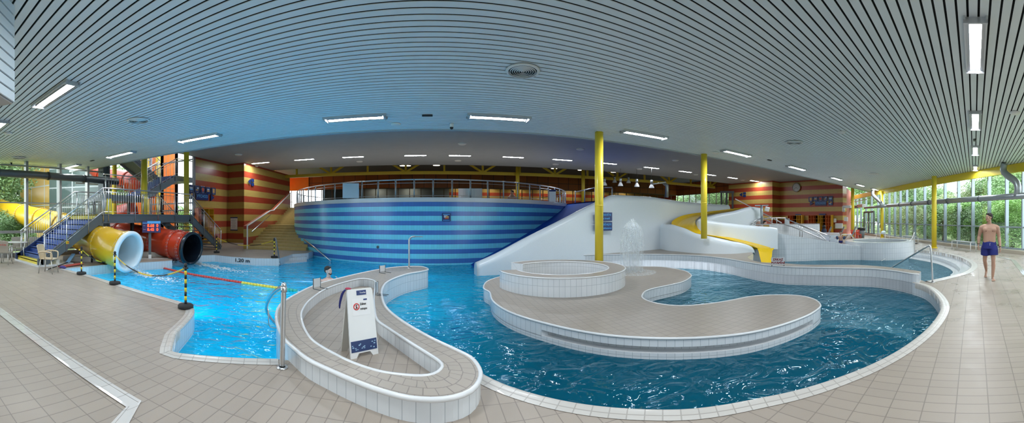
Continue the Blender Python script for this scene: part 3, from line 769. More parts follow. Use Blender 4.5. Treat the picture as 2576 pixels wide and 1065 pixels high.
# glass at the left: four bays along x = left_x, then the stair hall
ys = [-8, -5.6, -3.9, -2.2, -.5, 1.2, 2.9, 4.45, 6.05, 7.75, 9.3, 10.3]
for k in range(len(ys) - 1):
    b = B(); y0, y1 = ys[k], ys[k + 1]
    b.box(left_x, y1, 2.3, .22, .12, 4.3)
    for z, h in ((.25, .1), (1.05, .12), (2.35, .05), (4.0, .06)): b.box(left_x, (y0 + y1) / 2, z, .1, y1 - y0, h)
    o = st(b, 'window_%d' % wi, [m_lframe]); wi += 1
    g = B(); g.quad((left_x, y0, .25), (left_x, y1, .25), (left_x, y1, 4.4), (left_x, y0, 4.4)); g.ob('pane', m_glass, o)
b = B(); b.box(left_x - .05, 10.3, 2.7, .45, .3, 5.4); b.box(left_x + .2, 10.45, 2.7, .12, .12, 5.4); st(b, 'pillar_dark', [m_gsteel])
for k in range(3):
    b = B(); y0, y1 = 10.3 + 2 * k, 12.3 + 2 * k
    b.box(-17.1, y1, 4.2, .12, .1, 8.4)
    for z in (.15, 1.9, 3.7, 5.6, 7.4): b.box(-17.1, (y0 + y1) / 2, z, .08, 2, .07)
    o = st(b, 'window_%d' % wi, [m_lframe]); wi += 1
    g = B(); g.quad((-17.1, y0, 0), (-17.1, y1, 0), (-17.1, y1, 8.4), (-17.1, y0, 8.4)); g.ob('pane', m_glass, o)
m_mull = mat('brown_grey_mullion', (.23, .22, .25), .45)
for k, (x0, x1) in enumerate(((-17.1, -16.0), (-16.0, -14.72), (-14.72, -13.98), (-13.98, -13.3))):
    b = B()
    b.box(x1, 16.25, 4.2, .13, .16, 8.4); b.box(x0, 16.25, 4.2, .13, .16, 8.4)
    for z in (.1, 2.15, 2.6, 5.25, 7.3): b.box((x0 + x1) / 2, 16.25, z, x1 - x0, .1, .09)
    o = st(b, 'window_%d' % wi, [m_mull]); wi += 1
    g = B(); g.quad((x0, 16.25, 0), (x1, 16.25, 0), (x1, 16.25, 8.4), (x0, 16.25, 8.4)); g.ob('pane', m_glass, o)
# yellow beam and pillars
b = B(); p, q = wl(-9.5, -.25), wl(27.2, -.25); b.beam((p.x, p.y, 3.99), (q.x, q.y, 3.99), .14, .40); st(b, 'beam_right', [m_yel])
def pillar(P, r, z0, z1, name='pillar_yellow', joint=None, mt=None):
    b = B(); b.cyl(P.x, P.y, z0, z1, r, 28)
    if joint: b.cyl(P.x, P.y, joint, joint + .025, r + .004, 28)
    if z0 < .05: b.cyl(P.x, P.y, 0, .05, r + .05, 24)
    return st(b, name, [mt or m_yel])
pillar(A(1507, 10.25), .125, .35, ZL + .02, joint=2.02)
pillar(A(1771, 13.75), .125, .85, ZL + .02, joint=2.25)
pillar(A(2145, 31.2), .155, 0, 5.4)
pillar(A(2219, 29.9), .135, 0, 4.0)
pillar(A(2350, 19.2), .145, 0, 4.0)
pillar(A(363, 17.4), .165, 0, 5.4)
pillar(A(288, 19.6), .13, 0, 8.0)
b = B(); p = A(469, 19.7); b.box(p.x, p.y, 2.7, .30, .30, 5.4, rz=-az(469)); st(b, 'pillar_square', [m_yel])

# ================================================================ OUTSIDE
def zg(p): return -.12
b = B(); b.poly([Vector((-90, -60)), Vector((90, -60)), Vector((90, 90)), Vector((-90, 90))], -.15, [[p.copy() for p in outer]]); st(b, 'lawn', [m_grass])
def crown_mesh(seed, n, rx, rz_, leaf):
    R_ = random.Random(seed); b = B()
    blobs = [(Vector((R_.uniform(-.65, .65), R_.uniform(-.65, .65), R_.uniform(-.6, .72))), R_.uniform(.22, .42)) for _ in range(20)]
    for i in range(n):
        c, r = blobs[R_.randrange(len(blobs))]
        d = Vector((R_.gauss(0, 1), R_.gauss(0, 1), R_.gauss(0, 1))).normalized() * r * (R_.random() ** .25)
        p = c + d; p = Vector((p.x * rx, p.y * rx, p.z * rz_))
        u = Vector((R_.gauss(0, 1), R_.gauss(0, 1), R_.gauss(0, .6))).normalized(); v = u.orthogonal().normalized()
        v.rotate(Matrix.Rotation(R_.uniform(0, 6.28), 3, u)); s_ = leaf * R_.uniform(.6, 1.3)
        b.quad(p - u * s_, p - v * s_ * .5, p + u * s_, p + v * s_ * .5)
    return b
def leafmat(name, c, v=.35):
    m = mat(name, c, .55, var=v); nt = m.node_tree
    return m
LM = [leafmat('foliage_mid_green', (.27, .42, .19)), leafmat('foliage_bright_green', (.36, .58, .20)), leafmat('foliage_dark_green', (.18, .29, .13)), leafmat('foliage_olive', (.38, .46, .25))]
CR = []
for k in range(4):
    b = crown_mesh(20 + k, 20000, 1.0, 1.0, .028); o = b.ob('crown', LM[0]); CR.append(o.data); bpy.data.objects.remove(o)
def tree(x, r, z0, z1, w_, kind, label, mi, name='tree', cat='tree', group=None):
    p = A(x, r); t = thing(name, label, cat, (p.x, p.y, -.15), 0, group)
    h = z1 - z0
    c = bpy.data.objects.new('crown', CR[(int(x) + kind) % 4]); COL.objects.link(c); c.material_slots[0].link = 'OBJECT'; c.material_slots[0].material = LM[mi]; c.parent = t; c.location = (0, 0, (z0 + z1) / 2 + .15); c.scale = (w_ / 2 / 1.0, w_ / 2, h / 2); c.rotation_euler = (0, 0, x * .37)
    b = B(); off = Vector((p.x, p.y, 0)); b.tube([(p.x, p.y, -.2), (p.x + .1, p.y, z0 + h * .3), (p.x, p.y + .1, z0 + h * .75)], [.05 * w_ ** .5 + .04, .04 * w_ ** .5 + .02, .03], 7)
    b.ob('trunk', m_bark, t)
    return t
def band(x, n_): 
    return
tl = [ # x, r, z0, z1, width, kind, label, material
 (2585, 26, .6, 9.4, 7.2, 0, 'tall mid green tree outside the glass, past the walking man at the very right edge', 0),
 (2552, 31, 1.0, 7.4, 7.0, 1, 'high open tree outside, above and right of the walking man', 0),
 (2505, 34, 1.0, 9.3, 7.5, 2, 'large round tree outside whose crown stands right above the walking man', 0),
 (2462, 38, 1.0, 7.6, 7.0, 3, 'tall tree outside, left of the walking man under the sky gap', 3),
 (2418, 42, .8, 6.0, 7.0, 0, 'pale olive tree outside with open sky above it, between two pale posts', 3),
 (2385, 45, .8, 5.8, 7.0, 1, 'low olive tree outside just right of the yellow pillar with a grey foot', 3),
 (2350, 47, .8, 7.6, 8.0, 2, 'tree outside directly behind the yellow pillar nearest the walking man', 0),
 (2312, 50, .8, 9.8, 8.0, 3, 'dense tree outside left of the nearest yellow pillar', 2),
 (2280, 54, .8, 8.2, 8.5, 0, 'autumn tinged tree outside behind the stair pool rail', 3),
 (2248, 60, .8, 11.5, 9, 1, 'tall dark tree outside behind the bent grey duct', 2),
 (2215, 66, .8, 12.5, 10, 2, 'tree outside behind the middle yellow pillar', 0),
 (2180, 70, .8, 13, 10, 3, 'tree outside seen above the double glass door', 0),
 (2155, 76, .8, 13.5, 10, 0, 'farthest tree outside, beside the brick edge of the striped wall', 2)]
for a_ in tl: tree(a_[0], a_[1], a_[2], a_[3] * .78, a_[4] * .92, a_[5], a_[6], a_[7])
sl = [(2590, 19, 'bright green bush outside at the right edge behind the window', 1), (2548, 20, 'bright leafy bush outside, right of the walking man', 1), (2515, 21.5, 'broad bright bush outside behind the walking man\'s left shoulder', 1),
      (2480, 22.5, 'dark lower bush outside behind the walking man\'s head', 2), (2444, 24, 'bright bush outside, left of the walking man behind the green fence', 1), (2410, 26, 'mid green bush outside behind the fence, two panes left of the man', 0),
      (2374, 28, 'leafy bush outside right behind the nearest yellow pillar', 0), (2335, 31, 'yellowish bush outside, left of the nearest yellow pillar', 3), (2298, 35, 'low reddish bush outside behind the thin upright rail', 3), (2262, 40, 'bush outside behind the white benches by the glass', 0), (2225, 46, 'bush outside at the foot of the middle yellow pillar', 0), (2185, 52, 'bush outside seen through the double door', 1)]
for i, (x, r, lb, mi) in enumerate(sl): tree(x, r, -.1, 2.3 + .03 * r, 3.6 + r * .04, i, lb, mi, 'bush', 'bush')
# left trees
tree(-12, 28, .5, 9.5, 9, 1, 'big tree outside at the left edge, behind the yellow tube slide', 0)
tree(20, 34, .5, 9.0, 9, 2, 'tree outside between the left edge and the yellow building', 2)
tree(-50, 26, .5, 9.0, 9, 2, 'tree outside beyond the left edge of the hall', 0)
tree(10, 22, -.2, 2.2, 4.5, 3, 'low dark bush outside below the yellow tube slide', 2, 'bush', 'bush')
tree(40, 25, -.2, 1.9, 4, 3, 'low bush on the lawn beside the yellow building', 1, 'bush', 'bush')
tree(415, 30, -.2, 3.0, 5, 3, 'bush outside seen below the upper stair landing', 1, 'bush', 'bush')
tree(452, 32, -.2, 2.6, 5, 2, 'bush outside beside the striped wall, under the stair landing', 1, 'bush', 'bush')
# green garden fence
t = thing('garden_fence', 'thin dark green mesh fence with posts on the lawn behind the glass front', 'fence', tuple(wl(2, 5.0)) + (-.15,))
for k in range(16):
    p = wl(-5 + k * 2.3, 5.0); b = B(); b.tube([(p.x, p.y, -.15), (p.x, p.y, 1.75)], .035, 6); b.ob('post', mat('green_post', (.02, .13, .10), .5), t)
b = B()
for z in (.1, .9, 1.7):
    p, q = wl(-5, 5.0), wl(29.5, 5.0); b.tube([(p.x, p.y, z), (q.x, q.y, z)], .012, 5)
for k in range(230):
    p = wl(-5 + k * .15, 5.0); b.tube([(p.x, p.y, -.1), (p.x, p.y, 1.7)], .004, 4)
b.ob('mesh_panel', mat('green_post', (.02, .13, .10), .5), t)
# yellow neighbouring building at the left
t = thing('neighbour_building', 'yellow clad building with mirrored glazing outside the left windows', 'building', tuple(A(150, 30)))
m_ypan = tile('yellow_facade_panel', (.80, .48, .10), (.86, .52, .12), (.72, .74, .72), 2.0, 1.55, .05, .25)
m_mir = tile('mirrored_facade_glass', (.10, .15, .15), (.17, .22, .20), (.62, .66, .68), 1.3, 1.5, .05, .05)
P0, P1, P2 = A(50, 31).xy, A(124, 27).xy, A(262, 25).xy
b = B(); b.wall([P0, P1], .3, -.15, 6.6, m=0); b.ob('yellow_wall', m_ypan, t)
b = B(); b.wall([P1, P2], .3, -.15, 9.0, m=0); b.ob('glazed_wall', m_mir, t)
b = B(); b.wall([Vector((P0.x - 20, P0.y - 6)), P0, P1, P2], .32, 6.6, 7.6, m=0); b.ob('red_parapet', mat('red_cladding', (.70, .16, .09), .5), t)
t2 = thing('orange_tower', 'orange clad tower seen behind the dark stair flight', 'tower', tuple(A(385, 26)))
b = B(); p = A(384, 26); b.box(p.x, p.y, 4.5, 3.6, .5, 9.3, rz=-az(384)); b.ob('wall', tile('orange_cladding_boards', (.95, .22, .03), (.88, .18, .02), (.35, .2, .1), .3, 9, .03, .5), t2)
b = B(); b.box(*A(372, 25.6, 3.1), .25, .25, 6.6); b.box(*A(398, 25.6, 3.1), .25, .25, 6.6); b.ob('yellow_post', m_yel2, t2)

# ================================================================ SLIDES
m_chan = m_slideyel
# wide blue slide
t = thing('wide_slide', 'wide blue slide beside the round striped wall with a white side wall', 'slide', (5, 13, 0))
b = B(); xs = [1.0 + .2 * k for k in range(36)]; g = []
for x in xs:
    z = .45 * (x - 1.62) - .33; z = min(z, ZU + .02); z = z if x > 1.0 else z
    y1 = drum_y(min(x, 8.9)) + .2; ys_ = 11.62 + (x - 1.55) * .115 + .2; g.append([(x, ys_ + (y1 - ys_) * j / 4, z) for j in range(5)])
b.smooth = True
for i in range(len(g) - 1):
    for j in range(4): b.quad(g[i][j], g[i + 1][j], g[i + 1][j + 1], g[i][j + 1])
b.quad((7.85, 12.6, ZU + .02), (12, 13.5, ZU + .02), (12, 20.4, ZU + .02), (7.85, 20.4, ZU + .02))
b.ob('slide_bed', m_slideblue, t)
b = B(); b.quad((.1, 12.0, -.345), (1.3, 12.0, -.30), (1.3, drum_y(1.3) - .02, -.30), (.1, drum_y(.1) - .05, -.345)); b.quad((-.6, 12.2, -.5), (.1, 12.0, -.345), (.1, 14.45, -.345), (-.6, 14.3, -.5)); b.ob('run_out_mat', m_slideblue, t)
wsx = [(1.55, 11.62, .14), (2.3, 11.7, .44), (3.3, 11.82, .92), (4.6, 11.97, 1.50), (5.8, 12.1, 2.05), (6.7, 12.2, 2.44), (7.1, 12.25, 2.60), (7.6, 12.3, 2.64), (8.6, 12.4, 2.64), (9.6, 12.55, 2.63), (10.7, 12.85, 2.58), (11.96, 13.25, 2.53), (14.1, 13.7, 2.50), (16.3, 13.9, 2.50)]
cp = cr([Vector(p) for p in wsx], 4)
b = B(); b.wall([p.xy for p in cp], .42, -.6, [p.z for p in cp], rnd=8); b.ob('side_wall', m_render, t)
# curved yellow slide
t = thing('curved_slide', 'yellow curved slide between thick white walls ending over the stair pool', 'slide', tuple(A(1780, 15.5)))
no = [(1652, 16.2, 562), (1664, 15.9, 564.5), (1682, 15.2, 565.5), (1709, 14.75, 573), (1738, 14.25, 586), (1766, 14.0, 592), (1800, 13.85, 599), (1840, 13.85, 607), (1868, 14.15, 611), (1894, 14.6, 619), (1899, 14.75, 627)]
cp = cr([AZ(x, y, r) for x, r, y in no], 4); b = B(); b.wall([p.xy for p in cp], .38, .2, [p.z for p in cp], rnd=8)
b.ob('outer_wall', m_render, t)
inn = [(1909, 19.5, 524), (1880, 18.9, 521), (1840, 18.2, 531.5), (1800, 17.5, 538.5), (1775, 17.0, 545), (1758, 16.4, 549), (1752, 15.8, 551.5), (1755, 15.2, 552), (1768, 14.9, 552.5), (1785, 14.85, 555), (1812, 14.9, 559), (1840, 15.0, 562.5), (1880, 15.15, 567), (1913, 15.25, 570), (1943, 15.35, 572), (1957, 15.4, 575)]
cp = cr([AZ(x, y, r) for x, r, y in inn], 4)
gr = [AZ(1955, 626, 15.9).z - .02] * 1
zb = []
for p in cp:
    a = math.atan2(p.x, p.y) * F + XC; r = p.xy.length
    if r < 16.2 and a > 1780: zb.append(max(.28, CZ + (Y0 - (588 + (a - 1781) * .2)) / F * r - .12))
    else: zb.append(.3)
half = [i for i, p in enumerate(cp)]
b = B(); b.wall([p.xy for p in cp], .34, zb, [p.z for p in cp], rnd=8); b.ob('inner_wall', m_render, t)
chan = [((1878, 20.4), (1886, 19.6), 2.15), ((1800, 19.3), (1830, 18.2), 1.92), ((1730, 17.6), (1775, 17.1), 1.70), ((1697, 16.6), (1752, 16.2), 1.45), ((1690, 15.75), (1751, 15.5), 1.20), ((1712, 15.0), (1765, 15.0), 1.02), ((1745, 14.4), (1790, 14.95), .90), ((1800, 14.15), (1840, 15.1), .76), ((1850, 14.2), (1897, 15.4), .56), ((1895, 14.7), (1957, 15.6), .33)]
lo = cr([A(*c[0], c[2]) for c in chan], 5); li = cr([A(*c[1], c[2]) for c in chan], 5); b = B(); b.smooth = True
NS = 8
for i in range(len(lo) - 1):
    for j in range(NS):
        def pt(k, jj):
            f = jj / NS; p = lo[k].lerp(li[k], f); p.z += .16 * (abs(2 * f - 1) ** 3); return p
        b.quad(pt(i, j), pt(i + 1, j), pt(i + 1, j + 1), pt(i, j + 1))
e0, e1 = lo[-1], li[-1]
b.ob('slide_channel', m_chan, t)
b = B(); L0, L1 = AZ(1876, 616, 14.85), AZ(1957, 626, 15.95); 
b.smooth = False
b.quad(AZ(1880, 618, 14.9), AZ(1957, 624, 15.9), AZ(1954, 628, 15.85), AZ(1882, 627, 14.9))
q0 = [AZ(1904, 620, 14.95), AZ(1950, 622, 15.3), AZ(1947, 627, 15.25), AZ(1908, 627, 14.95)]
a0, a1, c0, c1 = AZ(1903, 621, 14.9), AZ(1948, 624, 15.2), AZ(1943, 632, 15.0), AZ(1908, 632, 14.8)
d0, d1 = AZ(1915, 661, 14.3), AZ(1940, 661, 14.45)
for k in range(6):
    f0, f1 = k / 6, (k + 1) / 6
    def rim(A0, A1, f, dz=-.0): p = A0.lerp(A1, f); p.z -= .05 * (1 - (2 * f - 1) ** 2); return p
    b.quad(rim(a0, a1, f0), rim(a0, a1, f1), rim(c1, c0, f1), rim(c1, c0, f0)); b.quad(rim(c1, c0, f0), rim(c1, c0, f1), rim(d0, d1, f1), rim(d0, d1, f0))
b.ob('slide_mouth', m_chan, t)

# tiled wall of the stair pool, stair block, whirlpool
b = B(); b.wall([p.xy for p in W2p], .3, -1.2, W2z, m=0, mt=1); st(b, 'wall_stair_pool', [m_white, m_bull])
b = B(); b.prism([A(1935, 19.3).xy, A(2062, 20.0).xy, A(2062, 24).xy, A(1950, 24).xy], 0, 1.30, (), 0, 0); st(b, 'wall_block', [m_white])
b = B(); b.prism([A(2062, 19.6).xy, A(2088, 19.3).xy, A(2107, 19.6).xy, A(2114, 20.4).xy, A(2114, 22.6).xy, A(2062, 23.5).xy], 0, .72, (), 0, 0); st(b, 'wall_small_block', [m_white])
b = B(); tp = [Vector((TUB.x + TR * math.cos(2 * PI * k / 72), TUB.y + TR * math.sin(2 * PI * k / 72))) for k in range(72)]
b.wall(tp, .38, -1.2, .50, closed=True, m=1, mt=0); st(b, 'whirlpool_wall', [m_bull, m_white])
b = B(); b.poly([TUB.xy + (p - TUB.xy) * .8 for p in tp], .26); st(b, 'whirlpool_water', [m_water2])
q = [A(2060, 17.0).xy, A(2128, 17.3).xy, A(2130, 19.6).xy, A(2060, 19.4).xy]
b = B(); b.prism(q, 0, .30, (), 0, 1); st(b, 'toddler_pool_wall', [mat('grey_blue_water', (.20, .26, .42), .15), m_white])

# yellow water tube at the left
def frame_tube(P, r, b, n=32, r1=None): b.tube(P, r, n)
ty = [AZ(-60, 500, 33), AZ(0, 523, 25.5), AZ(60, 541, 21), AZ(105, 553, 19), AZ(150, 566, 17.2), AZ(204, 592, 15.4), AZ(245, 607, 13.4), AZ(285, 622, 12.3), AZ(324, 634, 11.75)]
t = thing('yellow_tube_slide', 'yellow water tube slide with a white round mouth pouring into the pool', 'slide', tuple(ty[-1].xy) + (0,))
cp = cr(ty, 8); RAD = [.60] * len(cp)
for i in range(len(cp)): RAD[i] = .60 if i < len(cp) - 20 else .60 + .04 * min(1, (i - len(cp) + 20) / 10)
b = B(); b.tube(cp, RAD, 36, cap=False); b.ob('tube_shell', m_tubeyel, t)
def flange(P, k, rad, name, mt, par, wd=.05, ex=.055, nb=28, bolts=True):
    d = (P[min(k + 1, len(P) - 1)] - P[max(k - 1, 0)]).normalized(); b = B()
    b.lathe([(rad - .01, -wd), (rad + ex, -wd), (rad + ex, -.006), (rad + ex - .012, 0), (rad + ex, .006), (rad + ex, wd), (rad - .01, wd)], P[k], 40, axis=d)
    o = b.ob(name, mt, par)
    if bolts:
        b = B(); u = Vector((0, 0, 1)).cross(d).normalized(); v = d.cross(u)
        for q in range(nb):
            a = 2 * PI * q / nb; c = P[k] + (u * math.cos(a) + v * math.sin(a)) * (rad + ex * .5)
            for sg in (-1, 1): b.ball(c + d * (wd + .004) * sg, .016, 6, 4)
            c = P[k] + (u * math.cos(a) + v * math.sin(a)) * (rad + ex + .004); b.ball(c, .014, 6, 4)
        b.ob('bolts', m_steel, o, kind='stuff')
    return d
for k in (8, 16, 24, 33, 41, 52): flange(cp, k, .60, 'flange', m_tubeyel, t)
flange(cp, len(cp) - 3, .64, 'flange', m_tubeyel, t)
e = cp[-1]; d = (cp[-1] - cp[-3]).normalized()
b = B(); b.lathe([(.64, -.06), (.71, -.05), (.72, .03), (.705, .07), (.60, .08), (.575, .04), (.57, -.1), (.58, -.2)], e, 48, axis=d); b.ob('mouth_ring', mat('white_gelcoat', (.80, .87, .90), .3), t)
b = B(); b.tube(cp[-26:-1], .585, 36, cap=False); b.disc(cp[-26], .585, cp[-26] - cp[-25]); b.ob('tube_lining', mat('white_gelcoat', (.80, .87, .90), .3), t)
b = B(); p = AZ(248, 640, 13.1); b.box(p.x, p.y, .45, .05, .3, .5, rz=.4); b.ob('bracket', m_tubeyel, t)
for x, r in ((231, 12.9), (262, 12.6)): b = B(); p = A(x, r); b.cyl(p.x, p.y, 0, .5, .035, 8); b.ob('leg', m_black, t)
# red water tube
tr_ = [AZ(268, 585, 19), AZ(300, 588, 17.8), AZ(345, 597, 16.6), AZ(385, 605, 15.6), AZ(430, 614, 14.7), AZ(460, 621, 14.15), AZ(480, 625, 13.85)]
t = thing('red_tube_slide', 'red water tube slide with a black round mouth beside the steel stairs', 'slide', tuple(tr_[-1].xy) + (0,))
cp = cr(tr_, 8); b = B(); b.tube(cp, .60, 36, cap=False); b.ob('tube_shell', m_tubered, t)
for k in (9, 21, 26, 36, 43): flange(cp, k, .60, 'flange', m_tubered, t)
e = cp[-1]; d = (cp[-1] - cp[-3]).normalized()
b = B(); b.lathe([(.60, -.05), (.66, -.04), (.67, .04), (.655, .10), (.58, .11), (.555, .05), (.55, -.1), (.57, -.2)], e, 48, axis=d); b.ob('mouth_ring', mat('black_gelcoat', (.008, .013, .022), .25, coat=.3), t)
b = B(); b.tube(cp[-20:-1], .575, 36, cap=False); b.disc(cp[-20], .575, cp[-20] - cp[-19]); b.ob('tube_lining', mat('black_gelcoat', (.008, .013, .022), .25, coat=.3), t)
hp = [AZ(215, 395, 27), AZ(262, 442, 24), AZ(300, 450, 23), AZ(345, 463, 22), AZ(385, 480, 22.5)]
cp2 = cr(hp, 6); b = B(); b.tube(cp2, .62, 30, cap=False); b.ob('upper_tube', m_tubered, t)
for k in (6, 15, 20): flange(cp2, k, .62, 'flange', m_tubered, t, bolts=False)
b = B(); c_ = AZ(318, 535, 20.5); b.lathe([(.55, -.5), (.55, .5)], c_, 24, axis=(1, .3, .2)); b.ob('lower_bend', m_tubered, t)
b = B(); p = A(444, 14.5); b.beam((p.x, p.y, -.2), (p.x + .3, p.y - .5, -.1), .06, .06); b.box(p.x, p.y, .0, .06, .7, .35); b.ob('cradle', m_galv, t)
# platforms below the tube mouths
b = B(); b.prism([A(158, 11.35).xy, A(280, 12.35).xy, A(283, 13.4).xy, A(150, 13.8).xy], -1.5, .012, (), 0, 1); b.prism([A(345, 14.0).xy, A(433, 14.35).xy, A(430, 15.6).xy, A(345, 15.2).xy], -1.5, .013, (), 0, 1)
st(b, 'platform_floor', [m_floor2, m_white])
b = B(); b.box(*A(225, 13.2, .1), 2.0, .35, .2, rz=-az(225) - .2); b.box(*A(385, 15.0, .1), 1.3, .35, .2, rz=-az(385)); st(b, 'plinth_floor', [mat('concrete_plinth', (.46, .44, .40), .6)])

tree(1838, 50, 1.0, 7.5, 7, 1, 'tree outside seen through the upper right windows above the yellow slide', 0)
tree(1800, 56, 1.0, 8.0, 8, 2, 'darker tree outside seen through the upper right windows by the second pillar', 2)
tree(1715, 60, 1.0, 6.5, 7, 3, 'tree outside seen through the upper windows left of the second pillar', 0)
t = thing('town_house', 'pale house outside seen through the upper right windows', 'building', tuple(A(1760, 62)))
b = B(); p = A(1760, 62); b.box(p.x, p.y, 3.5, 7, 6, 7.4, rz=-az(1760)); b.ob('wall', mat('pale_house', (.55, .58, .66), .7), t)
b = B(); b.box(p.x, p.y, 7.6, 7.6, 6.6, .8, rz=-az(1760)); b.ob('roof', mat('house_roof', (.35, .12, .08), .7), t)

tree(292, 33, -.1, 6.5, 7, 1, 'tree added outside under the upper red tube, dimming the sky beside the stair tower', 0)  # this tree and the next are added to dim the bright sky gap
tree(330, 36, -.1, 5.5, 7, 2, 'darker tree added outside beneath the upper red tube to dim the sky', 2)

# ================================================================ CEILING FITTINGS
def ordw(i): return ['first', 'second', 'third', 'fourth', 'fifth', 'sixth', 'seventh', 'eighth', 'ninth', 'tenth', 'eleventh', 'twelfth', 'thirteenth', 'fourteenth', 'fifteenth'][i]
def make_lamp(L, zc, wd, label, group, slim=False):
    t = thing('ceiling_lamp', label, 'ceiling lamp', (0, 0, 0), 0, group)
    b = B()
    if slim: b.box(0, 0, zc - .01, L + .08, wd + .06, .02)
    else:
        b.box(0, wd * .95, zc - .015, L + .2, .03, .05); b.box(0, -wd * .95, zc - .015, L + .2, .03, .05)
        b.box(L / 2 + .05, 0, zc - .03, .03, wd * 2.1, .08); b.box(-L / 2 - .05, 0, zc - .03, .03, wd * 2.1, .08); b.box(0, 0, zc - .012, L + .1, wd * 1.9, .014)
        for sg in (-1, 1): b.box(0, sg * (wd / 2 + .012), zc - .032, L, .008, .034)
    b.ob('frame', mat('lamp_frame', (.55, .57, .60), .35, metal=.5), t)
    b = B(); b.quad((-L / 2, -wd / 2, zc - .022), (-L / 2, wd / 2, zc - .022), (L / 2, wd / 2, zc - .022), (L / 2, -wd / 2, zc - .022)); b.ob('diffuser', m_lamp, t)
    return t
row = [177, 303, 500, 893, 1255, 1622, 1853, 2003, 2103, 2163, 2200]
l0 = None
for i, x in enumerate(row):
    X = math.tan(az(x)) * 8.5; lb = 'long strip light in the slatted ceiling, %s from the left in its long row' % ordw(i)
    if l0 is None: l0 = make_lamp(1.42, ZL, .15, lb, 'strip lights in the slatted ceiling'); local(l0, (X, 8.5, 0))
    else: dup(l0, (X, 8.5, 0), 0, lb)
for x, y, lb in ((135, 238, 'strip light glowing at the upper left, below the slatted bulkhead'), (-12, 322, 'strip light cut by the left edge of the slatted ceiling')):
    p = U(x, y, ZL); dup(l0, (p.x, p.y, 0), 0, lb)
for i, y in enumerate((120, 303, 378, 422)):
    p = U(2453.5, y, ZL); dup(l0, (p.x, p.y, 0), 0, 'strip light in the line running to the right windows, %s' % ['nearest and largest', 'second nearest', 'third nearest', 'farthest and smallest'][i])
for X, lb in ((-6.5, 'added strip light behind the viewpoint over the wet floor, leftmost'), (-2.4, 'added strip light behind the viewpoint, second from the left'), (1.6, 'added strip light behind the viewpoint, third from the left'), (5.4, 'added strip light behind the viewpoint, fourth from the left'), (9.1, 'added strip light behind the viewpoint, nearest the glass front')): dup(l0, (X, -4.0, 0), 0, lb)  # lamps added behind the viewpoint, out of view, to light the hall
for X, lb in ((-1.6, 'added strip light straight above the viewpoint, left one'), (1.6, 'added strip light straight above the viewpoint, right one')): dup(l0, (X, 2.3, 0), 0, lb)  # two more lamps added overhead, out of view, for extra light
row2 = [655, 765, 888, 1045, 1157, 1291, 1415, 1530, 1639, 1724, 1787, 1843, 1898]
l1 = None
for i, x in enumerate(row2):
    X = math.tan(az(x)) * 20.5; lb = 'slim strip light in the smooth far ceiling, %s from the left' % ordw(i)
    if l1 is None: l1 = make_lamp(1.28, ZH, .16, lb, 'strip lights in the smooth far ceiling', True); local(l1, (X, 20.5, 0))
    else: dup(l1, (X, 20.5, 0), 0, lb)
# round downlights behind the yellow truss
d0 = None
for i, (x, y) in enumerate(((1014, 415.5), (1025, 415.5), (1098, 414.5), (1394, 422.5), (1461, 426.5), (1544, 432), (1681, 442), (1799, 462))):
    p = U(x, y, 6.5); lb = 'round downlight behind the yellow truss, %s from the left' % ordw(i)
    if d0 is None:
        d0 = thing('downlight', lb, 'downlight', (0, 0, 0), 0, 'round downlights behind the truss'); b = B(); b.lathe([(.36, 6.5), (.36, 6.44), (.30, 6.43)], (0, 0, 0), 20); b.ob('rim', m_wht, d0)
        b = B(); b.disc((0, 0, 6.435), .30, (0, 0, -1)); b.ob('diffuser', emat('downlight_glow', (1, .88, .62), 9), d0); local(d0, (p.x, p.y, 0))
    else: dup(d0, (p.x, p.y, 0), 0, lb)
# hanging bell lamps
b0 = None
for i, (x, y, r) in enumerate(((1521, 462, 27), (1546, 455, 30), (1561, 463, 26), (1581, 456, 30), (1602, 465, 26), (1639, 468, 25.5))):
    p = AZ(x, y, r); lb = 'grey bell pendant lamp hanging above the upper floor, %s from the left' % ordw(i)
    if b0 is None:
        b0 = thing('pendant_lamp', lb, 'pendant lamp', (0, 0, 0), 0, 'bell pendant lamps over the upper floor')
        b = B(); b.cyl(0, 0, .15, .42, .10, 14); b.ob('ballast_can', m_galv, b0)
        b = B(); b.lathe([(.06, .14), (.10, .08), (.17, -.05), (.20, -.16)], (0, 0, 0), 18); b.ob('lamp_shade', mat('pale_metal_shade', (.55, .57, .60), .35), b0)
        b = B(); b.cyl(0, 0, .42, 1.6, .012, 6); b.ob('cord', m_black, b0); local(b0, p)
    else: dup(b0, p, 0, lb)
# air outlets
v0 = None
for x, y, lb in ((1315, 177, 'large round air outlet with ring fins near the top centre'), (348, 303, 'round air outlet left of centre below the glowing left lamp'), (1998, 358, 'round air outlet in the right half above the yellow wall end'), (48, 397, 'round air outlet above the dark duct at the left'), (2198, 437, 'small looking far air outlet near the right yellow beam')):
    p = U(x, y, ZL)
    if v0 is None:
        v0 = thing('air_outlet', lb, 'ceiling vent', (0, 0, 0), 0, 'round ceiling air outlets'); b = B(); b.lathe([(.245, ZL - .01), (.30, ZL - .012), (.285, ZL - .03), (.25, ZL - .03)], (0, 0, 0), 40); b.ob('rim', m_wht, v0)
        for q in range(6):
            b = B(); r = .225 - .038 * q; b.lathe([(r, ZL - .022), (r - .010, ZL - .036), (r - .013, ZL - .030)], (0, 0, 0), 32); b.ob('ring_fin', m_wht, v0)
        b = B(); b.disc((0, 0, ZL - .004), .245, (0, 0, -1)); b.ob('duct_opening', m_dark, v0); local(v0, (p.x, p.y, 0))
    else: dup(v0, (p.x, p.y, 0), 0, lb)
